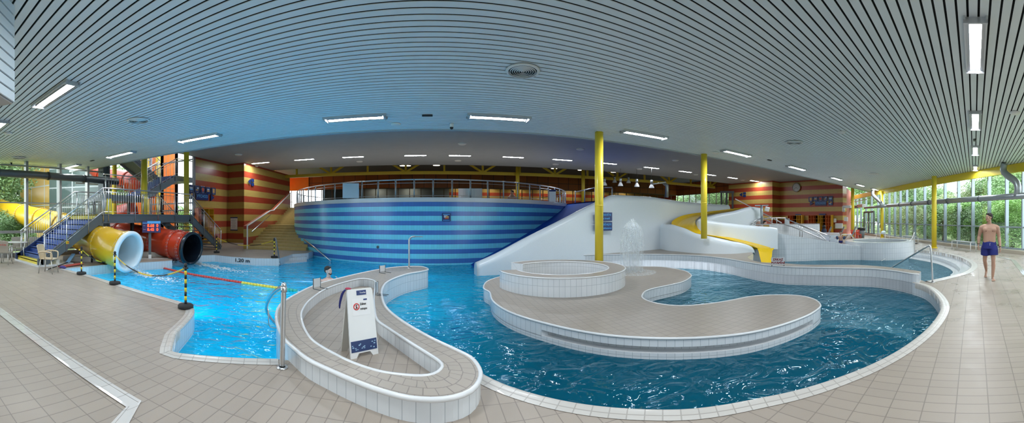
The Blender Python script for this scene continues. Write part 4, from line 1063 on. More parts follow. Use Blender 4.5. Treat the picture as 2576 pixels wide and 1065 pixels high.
def flatdisc(x, y, z, r, h, lb, nm='smoke_detector', cat='detector', group=None, mt=None):
    p = U(x, y, z); b = B(); b.lathe([(r, z), (r, z - h * .5), (r * .8, z - h), (.001, z - h)], (p.x, p.y, 0), 20); o = b.ob(nm, mt or m_wht); o['label'] = lb; o['category'] = cat
    if group: o['group'] = group
for x, y, lb in ((20, 335, 'flat white ceiling disc below the left edge lamp'), (996, 312, 'flat white ceiling disc left of the camera dome'), (2117, 332, 'white ceiling disc above the far right strip lights'), (2553, 283, 'white ceiling disc right of the line of right hand lamps'), (1800, 384, 'faint ceiling disc beside the second yellow pillar top')):
    flatdisc(x, y, ZL, .13, .04, lb)
for x, y in ((600, 389), (1163, 361), (1460, 375), (1699, 403), (642, 418), (905, 406), (1152, 404), (1398, 413), (1608, 425), (1750, 439), (1868, 453)):
    flatdisc(x, y, ZH, .22, .06, 'round air outlet in the smooth far ceiling ' + {600: 'near its left end', 1163: 'closest to the slats, at the centre', 1460: 'left of the first yellow pillar top', 1699: 'left of the second yellow pillar', 642: 'above the striped wall corner', 905: 'by the third strip light', 1152: 'by the fifth strip light', 1398: 'by the seventh strip light', 1608: 'by the ninth strip light', 1750: 'behind the second yellow pillar', 1868: 'above the striped wall at the right'}[x], 'air_outlet', 'ceiling vent', 'round outlets in the far ceiling')
for x, y, lb in ((1075, 290, 'small black slot in the slatted ceiling between the two centre lamps'), (1936, 403, 'small black slot in the ceiling between two right strip lights'), (232, 404, 'small black slot in the ceiling at the left'), (2452, 352, 'small black slot in the right hand line of lamps')):
    p = U(x, y, ZL); b = B(); b.box(p.x, p.y, ZL - .012, .26, .09, .02); o = b.ob('ceiling_slot', m_black); o['label'] = lb; o['category'] = 'ceiling slot'
p = U(1136, 311, ZL); t = thing('camera_dome', 'small dome camera hanging from the ceiling edge at the centre', 'camera', (p.x, p.y, ZL))
b = B(); b.cyl(p.x, p.y, ZL - .10, ZL, .055, 14); b.ob('housing', m_wht, t); b = B(); b.ball((p.x, p.y, ZL - .11), .05, 14, 8); b.ob('dome', m_black, t)
p = U(28, 408, ZL); b = B(); b.box(p.x, p.y, ZL - .08, .08, .08, .12); o = b.ob('loudspeaker', m_black); o['label'] = 'small black box under the ceiling edge at the far left'; o['category'] = 'loudspeaker'

# ================================================================ TRUSS, DUCTS
b = B(); Yt = 26.6; zc0, zc1 = 5.12, 6.35
b.beam((-13, Yt, zc0 + .05), (28.5, Yt, zc0 + .05), .16, .24); b.beam((-13, Yt, zc1), (28.5, Yt, zc1), .16, .2)
for k in range(-2, 6):
    xv = -1.95 + k * 5.95
    if k < 5: b.beam((xv + 2.97, Yt, zc0), (xv + 2.97, Yt, zc1), .14, .14)
    for s_ in (-1.9, 0, 1.9): b.beam((xv, Yt, zc0 + .1), (xv + s_, Yt, zc1), .15, .15)
st(b, 'beam_truss', [m_yel2])
for x, r in ((1302, 27.2), (1467, 29.3), (1172, 35), (1640, 33)):
    if x in (1302, 1467): pillar(A(x, r), .15, ZU, 6.4, mt=m_yel2)
def duct(pts, r, name, label, mt, seams=(), par=None):
    t = thing(name, label, 'air duct', tuple(pts[0])); b = B(); b.tube(pts, r, 20)
    L = 0
    b.ob('pipe', mt, t)
    for s_ in seams:
        p = Vector(pts[0]).lerp(Vector(pts[-1]), s_); d = (Vector(pts[-1]) - Vector(pts[0])).normalized()
        c = B(); c.lathe([(r, -.05), (r + .022, -.045), (r + .022, .045), (r, .05)], p, 20, axis=d); c.ob('collar', m_black if mt is m_darkduct else m_gsteel, t)
    return t
duct([(-13.75, -1, 3.62), (-13.75, 10.75, 3.50)], .165, 'air_duct', 'dark round duct running in front of the left windows', m_darkduct, (.47, .67, .83))
P = [wl(wallpoint_t(x), -.85) for x in (2196, 2258, 2576)]
t = duct([(wl(-6, -.85).x, wl(-6, -.85).y, 2.62), (P[1].x, P[1].y, 2.66)], .140, 'air_duct', 'thick grey round duct running along the right windows', m_galv, (.18, .40, .55, .66, .78, .88))
b = B(); b.tube([(P[1].x, P[1].y, 2.66), (P[0].x, P[0].y, 2.66)], [.14, .09], 16); b.ob('thin_end', m_galv, t)
e = wl(wallpoint_t(2222), -1.0); f = wl(wallpoint_t(2240), -.85)
b = B(); b.tube(cr([(e.x, e.y, 4.15), (e.x, e.y, 3.85), (e.x * .85 + f.x * .15, e.y * .85 + f.y * .15, 3.6), (f.x, f.y, 2.95), (f.x, f.y, 2.66)], 4), .15, 16); b.ob('riser', m_galv, t)
e = wl(wallpoint_t(2560), -.85); f = wl(wallpoint_t(2592), -.85)
b = B(); b.tube(cr([(e.x, e.y, 4.18), (e.x, e.y, 3.75), (f.x, f.y, 3.2), (f.x, f.y, 2.62)], 4), .16, 16); b.ob('riser', m_galv, t)

# ================================================================ STEEL STAIRCASE
XN, XF = -10.65, -12.7
def rail(par, base, h, posts, xoff=0.0, bars=.12, name='', top=True, bar_r=.008):
    """base: list of 3D points of the string; posts: distances along it"""
    base = [Vector(p) for p in base]; L = [0]
    for a, b_ in zip(base, base[1:]): L.append(L[-1] + (b_ - a).length)
    def at(s_):
        j = 0
        while j < len(L) - 2 and L[j + 1] < s_: j += 1
        return base[j].lerp(base[j + 1], (s_ - L[j]) / (L[j + 1] - L[j]))
    up = Vector((0, 0, 1))
    b = B(); b.tube([p + up * h for p in base], .026, 10); b.ob('handrail', m_steel, par)
    for q in (.86,):
        b = B(); b.tube([p + up * (h - .13) for p in base], .010, 6); b.tube([p + up * .10 for p in base], .010, 6); b.ob('rail_bar', m_steel, par)
    for s_ in posts:
        p = at(s_); b = B(); b.tube([p - up * .28, p + up * h], .022, 8); b.ob('post', m_steel, par)
    n = int(L[-1] / bars)
    for k in range(1, n):
        p = at(k * L[-1] / n); b = B(); b.tube([p + up * .10, p + up * (h - .13)], bar_r, 5); b.ob('baluster', m_steel, par)
t = thing('steel_staircase', 'grey steel staircase with blue steps and a bridge above the two tube slides', 'staircase', (XN, 5, 0))
Ya, Yb, Yc, Yd, ZD = 5.0, 7.6, 12.7, 15.3, 1.80
for X_, nm in ((XN, 'string'), (XF, 'string')):
    b = B(); b.beam((X_, Ya + .05, .10), (X_, Yb, ZD - .10), .06, .34); b.beam((X_, Ya + .02, .0), (X_, Ya + .02, .3), .06, .2); b.ob(nm, m_gsteel if X_ == XN else mat('dark_blue_string', (.02, .04, .13), .4), t)
    b = B(); b.beam((X_, Yb, ZD - .16), (X_, Yc, ZD - .16), .06, .34); b.beam((X_ + .03, Yb, ZD + .0), (X_ + .03, Yc, ZD + .0), .05, .05); b.beam((X_ + .03, Yb, ZD - .31), (X_ + .03, Yc, ZD - .31), .08, .04); b.ob('bridge_beam', m_gsteel, t)
    b = B(); b.beam((X_, Yc, ZD - .12), (X_, Yd, .02), .06, .34); b.ob('string', m_gsteel, t)
for k in range(10):
    z = .18 * (k + 1); y = Ya + .26 * k
    b = B(); b.box((XN + XF) / 2, y + .15, z - .02, XF * -1 + XN - .08, .30, .04); b.box((XN + XF) / 2, y + .01, z - .10, -XF + XN - .08, .02, .18)
    b.ob('step', mat('yellow_step_paint', (.75, .60, .05), .5) if k in (0, 9) else m_blue, t)
b = B(); b.box((XN + XF) / 2, (Yb + Yc) / 2, ZD - .03, 1.98, Yc - Yb, .05); b.ob('bridge_deck', m_gsteel, t)
for k in range(9):
    z = ZD - .19 * (k + 1); y = Yc + .28 * k; b = B(); b.box((XN + XF) / 2, y + .14, z, 1.95, .27, .04); b.ob('grating_step', m_gsteel, t)
up1 = [(XN + .04, Ya + .12, .15), (XN + .04, Yb, ZD), (XN + .04, Yc, ZD), (XN + .04, Yd - .1, .05)]
rail(t, up1, 1.0, (.05, 1.1, 2.2, 3.0, 3.25, 4.6, 5.9, 7.0, 8.1, 8.3, 9.4, 10.5, 11.2))
rail(t, [(XF, Ya + .12, .15), (XF, Yb, ZD), (XF, Yb + 1.6, ZD)], 1.0, (.05, 1.6, 3.1, 4.6))
rail(t, [(XF, Yc - 1.2, ZD), (XF, Yc, ZD), (XF, Yd - .1, .05)], 1.0, (.05, 1.2, 2.8), bars=.2)
for y in (8.6, 10.6, 12.2):
    b = B(); b.box(-12.4, y, .8, .12, .12, 1.7); b.ob('support_column', m_gsteel, t)
b = B(); p = A(313, 14.2); b.box(XN - .25, 9.3, .75, .11, .11, 1.6); b.ob('support_column', m_black, t)
b = B(); b.box(XN + .06, Ya + 1.05, .80, .07, .09, .09); bx = b.ob('stop_box', m_yel, t); b = B(); b.tube([(XN + .09, Ya + 1.05, .80), (XN + .12, Ya + 1.05, .80)], .022, 10); b.ob('red_button', mat('signal_red', (.6, .01, .01), .4), bx)
# tiled plinth under the first step
b = B(); b.box((XN + XF) / 2, Ya + .6, .03, 2.2, 1.4, .07); st(b, 'plinth_step_floor', [m_white])
# upper flights behind the bridge
t = thing('stair_tower', 'upper blue stair flights and landings of the slide tower behind the bridge', 'staircase', (-13.4, 12, 0))
def flight(x0, x1, y0, z0, y1, z1, n, par, mt):
    for X_ in (x0, x1):
        b = B(); b.beam((X_, y0, z0 - .12), (X_, y1, z1 - .12), .06, .34); b.ob('string', m_lgrey, par)
    for k in range(n):
        f = (k + .5) / n; b = B(); b.box((x0 + x1) / 2, y0 + (y1 - y0) * f, z0 + (z1 - z0) * (k + 1) / n, abs(x1 - x0) - .06, abs(y1 - y0) / n + .03, .04); b.box((x0 + x1) / 2, y0 + (y1 - y0) * k / n, z0 + (z1 - z0) * (k + .5) / n, abs(x1 - x0) - .06, .02, (z1 - z0) / n); b.ob('step', mt, par)
m_lgrey = mat('light_grey_steel', (.30, .33, .37), .45)
b = B(); b.box(-13.9, 10.6, 2.62, 2.0, 2.6, .30); b.ob('landing', m_gsteel, t)
flight(-13.1, -14.3, 11.8, 2.75, 14.4, 4.0, 8, t, m_blue)
b = B(); b.box(-13.7, 15.1, 3.92, 1.3, 1.6, .30); b.box(-14.9, 15.1, 3.92, 1.2, 1.6, .30); b.ob('landing', m_lgrey, t)
flight(-14.4, -15.6, 14.3, 4.0, 9.8, 6.5, 14, t, m_gsteel)
b = B(); b.quad((-14.35, 14.4, 3.82), (-15.6, 14.4, 3.82), (-15.6, 9.6, 6.3), (-14.35, 9.6, 6.3)); b.ob('soffit', m_gsteel, t)
rail(t, [(-13.05, 9.4, 2.77), (-13.05, 11.8, 2.77), (-13.05, 14.4, 4.07), (-13.05, 15.8, 4.07)], .95, (.1, 1.2, 2.3, 2.6, 3.9, 5.2, 6.0), bars=.15)
rail(t, [(-14.35, 14.4, 4.1), (-14.35, 9.9, 6.6)], .95, (.1, 1.8, 3.5), bars=.22)
rail(t, [(-14.3, 11.9, 2.8), (-14.3, 14.3, 4.05)], .95, (.1, 2.5), bars=.22)
for x, y in ((-13.2, 9.5), (-14.0, 9.5), (-14.0, 11.7)): b = B(); b.box(x, y, 1.3, .12, .12, 2.6); b.ob('support_leg', m_gsteel, t)
# wet floor sign on the bridge
p = A(275, 13.45, ZD); t = thing('wet_floor_sign', 'yellow folding caution sign standing on the steel bridge', 'caution sign', tuple(p))
for sg in (-1, 1):
    b = B(); M = Matrix.Translation((p.x, p.y + .11 * sg, ZD + .31)) @ Matrix.Rotation(-.18 * -sg, 4, 'X'); 
    pts = [(-.17, -.31), (.17, -.31), (.09, .31), (-.09, .31)]
    R_ = Matrix.Translation(p + Vector((0, 0, .31))) @ Matrix.Rotation(-az(275), 4, 'Z') @ Matrix.Translation((0, .10 * sg, 0)) @ Matrix.Rotation(.17 * sg, 4, 'X')
    for yy in (-.01, .01): b.Fc([b.V(R_ @ Vector((x, yy, z))) for x, z in pts])
    for q in range(4):
        a, c = pts[q], pts[(q + 1) % 4]; b.quad(R_ @ Vector((a[0], -.01, a[1])), R_ @ Vector((c[0], -.01, c[1])), R_ @ Vector((c[0], .01, c[1])), R_ @ Vector((a[0], .01, a[1])))
    b.ob('panel', m_yel, t)
# time board
p = A(381, 14.15); ctr = AZ(381, 571, 14.15); M = frame_at(ctr, face_cam(381))
t = thing('time_board', 'navy display board with red glowing slide times on a grey post', 'display board', (p.x, p.y, 0))
b = B(); b.mbox(M @ Matrix.Translation((0, 0, -.06)), .76, .49, .12); b.ob('housing', m_black, t)
b = B(); b.mbox(M, .74, .47, .012); b.ob('face', mat('dark_purple_face', (.025, .015, .12), .3), t)
b = B(); b.mbox(M @ Matrix.Translation((0, .185, .008)), .74, .10, .006); b.ob('header_band', m_ltblue, t)
b = B(); b.mbox(M @ Matrix.Translation((-.27, .20, .013)), .20, .07, .004); b.ob('logo_patch', m_navy, t)
m_led = emat('red_led', (1.0, .07, .02), 3.0)
for tx, x, y, s_ in (('8.68', -.03, .045, .165), ('0', .24, .045, .165), ('8.45', -.03, -.115, .165), ('0', .24, -.115, .165)):
    text_mesh(tx, s_, M @ Matrix.Translation((x, y, .012)), 'led_digits', m_led, t, bold=.003)
m_wlet = mat('white_lettering', (.75, .78, .85), .5)
for tx, x, y, s_ in (('Čas jízdy', -.04, .112, .035), ('Body', .24, .112, .035), ('Žlutý', -.29, .045, .035), ('Červený', -.29, -.105, .032)):
    text_mesh(tx, s_, M @ Matrix.Translation((x, y, .010)), 'caption', m_wlet, t)
b = B(); q = A(377, 14.3); b.box(q.x, q.y, .56, .11, .11, 1.12, rz=-az(377)); b.ob('post', m_gsteel, t)
b = B(); b.box(q.x, q.y, .08, .12, .12, .16, rz=-az(377)); b.ob('post_foot', m_wht, t)

# ================================================================ CHAIN POSTS AND CHAINS
HP = .80
m_ys = mat('yellow_plastic', (.85, .62, .03), .4)
def chain_post(p, lb, first=None):
    if first is not None: return dup(first, p, 0, lb)
    t = thing('chain_post', lb, 'barrier post', (0, 0, 0), 0, 'black and yellow chain posts'); b = B(); b.lathe([(.001, .0), (.135, .0), (.145, .01), (.145, .055), (.13, .075), (.03, .085), (.03, .09)], (0, 0, 0), 28); b.ob('base', mat('black_rubber', (.02, .02, .021), .7), t)
    n = 9; seg = HP / n
    for col, st_, mt in (('black_band', 0, m_black), ('yellow_band', 1, m_ys)):
        for k in range(st_, n, 2): b = B(); b.cyl(0, 0, .07 + k * (HP - .10) / n, .07 + (k + 1) * (HP - .10) / n, .0235, 14); b.ob(col, mt, t)
    b = B(); b.lathe([(.024, HP - .03), (.034, HP - .03), (.034, HP + .0), (.02, HP + .03), (.001, HP + .035)], (0, 0, 0), 14); b.box(0, 0, HP - .06, .10, .03, .03); b.ob('cap', m_black, t)
    return t
PO = [U(205, 691), U(289, 716), U(467, 776), A(545, 16.6), A(690, 14.5)]
cpst = chain_post(PO[0], 'black and yellow chain post nearest the white armchair'); local(cpst, PO[0])
for p, lb in zip(PO[1:], ('black and yellow chain post in front of the white tube mouth', 'black and yellow chain post nearest the viewer on the pool edge', 'black and yellow chain post at the foot of the far steel steps', 'black and yellow chain post in front of the beige stairs')): chain_post(p, lb, cpst)
def chain(p, q, sag, label, link=.052, flip=0):
    p, q = Vector(p), Vector(q); b = B(); n = max(8, int((p - q).length * (1 + sag) / (link * .72))); pts = []
    for k in range(n + 1):
        t = k / n; v = p.lerp(q, t); v.z -= sag * 4 * t * (1 - t); pts.append(v)
    for k in range(n):
        a, c = pts[k], pts[k + 1]; d = (c - a).normalized(); ref = Vector((0, 0, 1)); sd_ = d.cross(ref).normalized(); u2 = sd_ if k % 2 else sd_.cross(d)
        m_ = (a + c) / 2; h = link * .62; w_ = .011
        lp = [m_ + d * (h * math.cos(2 * PI * j / 10)) + u2 * (w_ * 1.25 * math.sin(2 * PI * j / 10)) for j in range(10)]
        b.tube(lp, .0045, 5, closed=True, m=(int(k / max(1, n) * 5.0) + flip) % 2)
    o = b.ob('barrier_chain', [m_ys, m_black]); o['label'] = label; o['category'] = 'chain'; o['group'] = 'plastic barrier chains'
hz = Vector((0, 0, HP - .06))
chain(PO[1] + hz, PO[2] + hz, .30, 'yellow and black plastic chain sagging between the two nearest posts')
chain(PO[0] + hz, AZ(282, 656, 12.6), .18, 'short chain from the armchair post to the yellow tube flange')
chain(PO[3] + hz, PO[4] + hz, .30, 'far sagging chain across the landing before the beige stairs', .08)
p = PO[0] + hz; t = thing('spare_chain_bundle', 'tangle of purple and yellow clips hanging on the top of the armchair post', 'clip', tuple(p))
b = B()
for k in range(7): a = k * .9; b.ball(p + Vector((-.05 + .03 * math.sin(a), .03 * math.cos(a), -.02 - .03 * (k % 4))), .028, 8, 6, m=k % 3)
b.ob('clip_tangle', [mat('purple_plastic', (.14, .08, .22), .4), m_ys, m_black], t)

# ================================================================ LANE LINE
lp = cr([U(410, 676, ZW), U(470, 690, ZW), U(540, 702, ZW), U(607, 713, ZW), U(660, 721, ZW), U(705, 728, ZW), U(752, 735, ZW)], 10); lp = resample(lp, .115)
t = thing('lane_line', 'floating lane line, red then yellow then green, across the blue pool', 'lane line', tuple(lp[0]))
b = B(); b.tube([p + Vector((0, 0, .012)) for p in lp], .008, 5); b.ob('rope', m_wht, t)
n = len(lp)
xs = [math.atan2(p.x, p.y) * F + XC for p in lp]
for nm, lo_, hi_, mt in (('red_floats', 0, 608, mat('red_float', (.62, .06, .05), .4)), ('yellow_floats', 608, 722, mat('yellow_float', (.80, .66, .08), .4)), ('green_floats', 722, 900, mat('green_float', (.03, .42, .33), .4))):
    b = B()
    for i in range(n - 1):
        if not lo_ <= xs[i] < hi_: continue
        d = (lp[i + 1] - lp[i]).normalized(); b.lathe([(.012, -.048), (.052, -.045), (.046, -.02), (.046, .02), (.052, .045), (.012, .048)], lp[i] + Vector((0, 0, .012)), 10, axis=d)
    o = b.ob(nm, mt, t); o['kind'] = 'stuff'

# ================================================================ A-BOARD
foot = [U(882, 907), U(951, 892)]; fc = (foot[0] + foot[1]) / 2; W_ = (foot[1] - foot[0]).length
rgt = (foot[1] - foot[0]).normalized(); back = Vector((-rgt.y, rgt.x, 0)); lean = .17; H_ = .80
upv = (Vector((0, 0, 1)) * math.cos(lean) + back * math.sin(lean)).normalized()
t = thing('sandwich_board', 'white sandwich board inside the curved bench wall with a no entry notice', 'sandwich board', tuple(fc))
def panel(base, uv_, name):
    M = frame_at(base + uv_ * (H_ / 2), rgt, uv_); b = B(); hw = W_ / 2; hh = H_ / 2
    out = [(-hw, -hh), (-hw + .07, -hh), (-hw + .11, -hh + .06), (hw - .11, -hh + .06), (hw - .07, -hh), (hw, -hh), (hw * .93, hh - .03), (hw * .86, hh), (-hw * .86, hh), (-hw * .93, hh - .03)]
    for zz, fl in ((.012, False), (-.012, True)):
        # strips between matching left/right outline points
        L_ = [(-hw, -hh), (-hw, -hh + .06), (-hw * .93, hh - .03), (-hw * .86, hh)]; 
        ids = [b.V(M @ Vector((x, y, zz))) for x, y in ((-hw, -hh), (-hw + .07, -hh), (-hw + .11, -hh + .06), (-hw, -hh + .06))]; b.Fc(ids)
        ids = [b.V(M @ Vector((x, y, zz))) for x, y in ((hw, -hh), (hw - .07, -hh), (hw - .11, -hh + .06), (hw, -hh + .06))]; b.Fc(ids)
        ids = [b.V(M @ Vector((x, y, zz))) for x, y in ((-hw, -hh + .06), (hw, -hh + .06), (hw * .93, hh - .03), (hw * .86, hh), (-hw * .86, hh), (-hw * .93, hh - .03))]; b.Fc(ids)
    for q in range(len(out)):
        a, c = out[q], out[(q + 1) % len(out)]; b.quad(M @ Vector((*a, -.012)), M @ Vector((*c, -.012)), M @ Vector((*c, .012)), M @ Vector((*a, .012)))
    return M, b.ob(name, m_wht if name == 'front_panel' else mat('ivory_plastic', (.62, .60, .54), .45), t)
fz = fc + Vector((0, 0, .0))
M, fp = panel(fz, upv, 'front_panel')
upb = (Vector((0, 0, 1)) * math.cos(lean) - back * math.sin(lean)).normalized()
panel(fz + back * (2 * H_ * math.sin(lean)), upb, 'back_panel')
b = B(); b.mbox(M @ Matrix.Translation((0, -.26, .014)), W_ * .93, .125, .003); bnd = b.ob('navy_band', mat('deep_navy_print', (.015, .04, .14), .35), t)
b = B()
R2 = random.Random(4)
for k in range(16): b.mbox(M @ Matrix.Translation((R2.uniform(-.17, .17), -.26 + R2.uniform(-.045, .045), .0165)), R2.uniform(.010, .024), R2.uniform(.008, .016), .002)
b.ob('fish_symbols', mat('pale_blue_print', (.30, .48, .66), .4), bnd)
b = B(); b.mbox(M @ Matrix.Translation((.015, .355, .014)), .13, .055, .004); lg = b.ob('logo_plate', m_navy, t); text_mesh('Tvorba', .028, M @ Matrix.Translation((.03, .355, .017)), 'logo_lettering', m_wlet, lg)
b = B(); b.mbox(M @ Matrix.Translation((.06, .27, .014)), .05, .018, .003); b.ob('small_logo', m_navy, t)
b = B(); b.mbox(M @ Matrix.Translation((-.0, .19, .0135)), .24, .20, .001); b.ob('paper_notice', mat('paper', (.84, .85, .86), .6), t)
c_ = M @ Vector((-.065, .195, .016)); nz = (M.to_3x3() @ Vector((0, 0, 1))); b = B(); b.lathe([(.030, -.002), (.030, .002), (.041, .002), (.041, -.002)], c_, 28, axis=nz, closed=True); b.beam(M @ Vector((-.092, .222, .017)), M @ Vector((-.038, .168, .017)), .008, .003); b.ob('prohibition_ring', mat('sign_red', (.65, .03, .03), .4), t)
b = B(); b.ball(M @ Vector((-.062, .210, .016)), .007, 8, 6); b.tube([M @ Vector((-.062, .203, .016)), M @ Vector((-.066, .188, .016)), M @ Vector((-.074, .172, .016))], .005, 6); b.tube([M @ Vector((-.066, .188, .016)), M @ Vector((-.056, .174, .016))], .004, 6); b.ob('walking_figure', m_black, t)
text_mesh('Zákaz', .036, M @ Matrix.Translation((.025, .22, .015)), 'lettering', m_black, t, bold=.0008); text_mesh('vstupu', .036, M @ Matrix.Translation((.03, .165, .015)), 'lettering', m_black, t, bold=.0008)
# cloth hanging over its back
p = fz + upv * H_ + back * .04 - rgt * (W_ * .36); t = thing('swim_shorts', 'dark blue and red cloth hanging over the top corner of the sandwich board', 'cloth', tuple(p))
b = B(); b.ball(p + Vector((0, 0, .008)), .036, 12, 8, sx=1.1, sy=.7, sz=.4); b.ob('red_cap', mat('red_cloth', (.45, .05, .10), .8), t)
b = B(); q = p - rgt * .055; b.tube(cr([q + Vector((.02, 0, .0)), q + Vector((-.02, 0, -.05)), q + Vector((-.05, .0, -.16)), q + Vector((-.055, 0, -.23))], 4), [.008, .011, .013, .014, .015, .015, .015, .014, .013, .012, .011, .009, .006][:13], 10); b.ob('blue_cloth', mat('navy_cloth', (.015, .02, .14), .8), t)

# small notices standing on the bench wall, the shower pole
def notice(x, ybase, w_, h, lb, ang_=0.0, txt=False, zz=.2):
    p = U(x, ybase, zz); r = face_cam(x); r.rotate(Matrix.Rotation(ang_, 3, 'Z')); bk = Vector((-r.y, r.x, 0))
    t = thing('notice_stand', lb, 'notice', tuple(p)); M_ = frame_at(p + Vector((0, 0, h / 2 + .035)), r); b = B(); b.mbox(M_, w_, h, .008); b.ob('board', mat('notice_board_grey', (.66, .68, .70), .4), t)
    for sg in (-1, 1):
        b = B(); e = p + r * (w_ / 2 * sg); b.box(e.x, e.y, zz + (h + .05) / 2, .014, .014, h + .05, rz=math.atan2(r.y, r.x)); b.beam(e - bk * .02 + Vector((0, 0, .006)), e - bk * .22 + Vector((0, 0, .006)), .016, .012); b.ob('foot', m_gsteel, t)
    return t, M_
notice(797, 726, .20, .17, 'small grey notice board standing on the bench wall near the swimmer', .75)
notice(962, 686, .20, .15, 'small grey notice board standing at the far part of the bench wall', .75)
notice(948, 742, .10, .20, 'small notice frame seen edge-on beside the sandwich board', 1.2)
p = U(1029, 675, .2); t = thing('shower_pole', 'slim steel water spout pole with a bent flat head on the bench wall end', 'water spout', tuple(p))
top = AZ(1030, 600, p.xy.length).z; rr = face_cam(1029); b = B(); b.tube(cr([p, p + Vector((0, 0, (top - .2) * .5)), p + Vector((0, 0, top - .28)), p + Vector((0, 0, top - .22)) + rr * .02, p + Vector((0, 0, top - .16)) + rr * .08, p + Vector((0, 0, top - .15)) + rr * .18], 5), .025, 12); b.ob('pole', m_steel, t)
b = B(); b.beam(p + Vector((0, 0, top - .15)) + rr * .16, p + Vector((0, 0, top - .155)) + rr * .40, .10, .018); b.ob('spray_head', m_galv, t); b = B(); b.lathe([(.001, .0), (.07, .0), (.07, .012), (.02, .02)], p, 20); b.ob('base_plate', m_steel, t)

# ================================================================ HAND RAILS
def handrail(pts, r, name, label, base=None, group=None, sub=4):
    t = thing(name, label, 'handrail', tuple(pts[0]), 0, group); b = B(); b.tube(cr(pts, sub), r, 12); b.ob('tube', m_steel, t)
    if base is not None: b = B(); b.lathe([(.001, .0), (.065, .0), (.065, .012), (r + .005, .016)], base, 20); b.ob('base_plate', m_steel, t)
    return t
b0_ = U(710, 926); r0 = b0_.xy.length
hp = [b0_, AZ(711, 850, r0), AZ(713, 760, r0), AZ(713.5, 722, r0)]
t = handrail(hp, .030, 'pool_handrail', 'steel handrail post beside the sandwich board, arching down into the blue pool', b0_)
b = B(); b.tube(cr([AZ(714, 721, r0), AZ(700, 728, 3.95), AZ(684, 743, 4.25), AZ(671, 768, 4.7), AZ(674, 790, 5.1), AZ(690, 812, 5.5), AZ(702, 822, 5.9)], 5), .022, 12); b.ob('curved_rail', m_steel, t)
b = B(); b.tube(cr([AZ(675, 778, 4.9), AZ(676, 812, 4.9), AZ(680, 823, 5.0), AZ(695, 826, 5.3)], 4), .008, 8); b.ob('bracket_rod', m_steel, t)
b = B(); b.ball(AZ(714, 718, r0), .032, 12, 8); b.tube([AZ(714, 735, r0), AZ(714, 722, r0)], .036, 12); b.ob('top_joint', m_steel, t)
bs = U(2346, 711); rb = bs.xy.length
handrail([bs, AZ(2344, 670, rb), AZ(2341.5, 629, rb), AZ(2339, 620, rb + .02), AZ(2330, 622, rb + .1), AZ(2290, 646, 9.9), AZ(2248, 671, 10.9), AZ(2225, 684, 11.3)], .024, 'pool_handrail', 'slanting steel handrail in front of the stair pool, foot on the tiled deck', bs)
bs = U(2301, 629); rb = bs.xy.length
t = handrail([bs, AZ(2301, 606, rb), AZ(2300, 584, rb)], .022, 'pool_handrail', 'curved thin handrail beside the round whirlpool, dipping into the stair pool', bs)
b = B(); b.tube(cr([AZ(2300, 584, rb), AZ(2294, 600, rb - .3), AZ(2284, 611, 17.6), AZ(2268, 624, 17.1), AZ(2240, 643, 16.6), AZ(2214, 659, 16.1)], 5), .022, 10); b.ob('curved_rail', m_steel, t)
# rails on the stair block at the right
t = thing('stair_handrail', 'steel handrails leading down beside the white tiled block', 'handrail', tuple(A(1980, 19)))
for nm, pts, r in (('long_rail', [AZ(1889, 563, 18.5), AZ(1913, 551, 18.8), AZ(1975, 549, 19), AZ(1986, 554.5, 18.8), AZ(2080, 592, 17.6), AZ(2087, 596, 17.5), AZ(2087, 609, 17.5)], .03), ('lower_rail', [AZ(1895, 561, 18.3), AZ(1905, 566, 18.3), AZ(1970, 565, 18.2), AZ(2035, 587, 17.4), AZ(2083, 609, 17.0)], .028), ('mid_rail', [AZ(2000, 562, 18.6), AZ(2057, 587, 17.9), AZ(2080, 607, 17.4)], .02)):
    b = B(); b.tube(cr(pts, 3), r, 10); b.ob(nm, m_steel, t)
for x, y0, y1 in ((1942, 549, 566), (1954, 549, 566), (2012, 567, 596), (2018, 570, 597)): b = B(); b.tube([AZ(x, y0, 18.8), AZ(x, y1, 18.8)], .025, 8); b.ob('post', m_steel, t)
t = thing('wall_handrail', 'long slanting pink tinted handrail in front of the far striped wall', 'handrail', tuple(A(1930, 24)))
b = B(); b.tube([AZ(1850, 501, 25), AZ(1966, 561, 22)], .04, 8); b.tube([AZ(1918, 548, 23), AZ(1950, 566, 22)], .03, 8); b.ob('tube', mat('white_paint_metal', (.66, .62, .60), .4), t)
t = thing('pool_edge_rail', 'steel rail slanting down the round striped wall into the water', 'handrail', tuple(A(800, 16)))
b = B(); b.tube([AZ(765, 603, 18.5), AZ(795, 626, 17.2), AZ(833, 658, 15.9)], .04, 10); b.ob('tube', m_steel, t)
t = thing('stair_rail', 'dark handrail on the inner side of the beige stairs', 'handrail', tuple(A(640, 19)))
b = B(); b.tube([AZ(629, 586, 19.2), AZ(634, 583, 19.3), AZ(672, 548, 22), AZ(720, 506, 27)], .035, 8); b.ob('tube', m_steel, t)
t = thing('step_rail', 'grey handrail beside the post at the pool steps', 'handrail', tuple(A(695, 15)))
b = B(); b.tube(cr([AZ(691, 600, 15.4), AZ(694, 603, 15.3), AZ(700, 640, 14.6), AZ(704, 668, 14.2)], 3), .035, 8); b.ob('tube', m_galv, t)
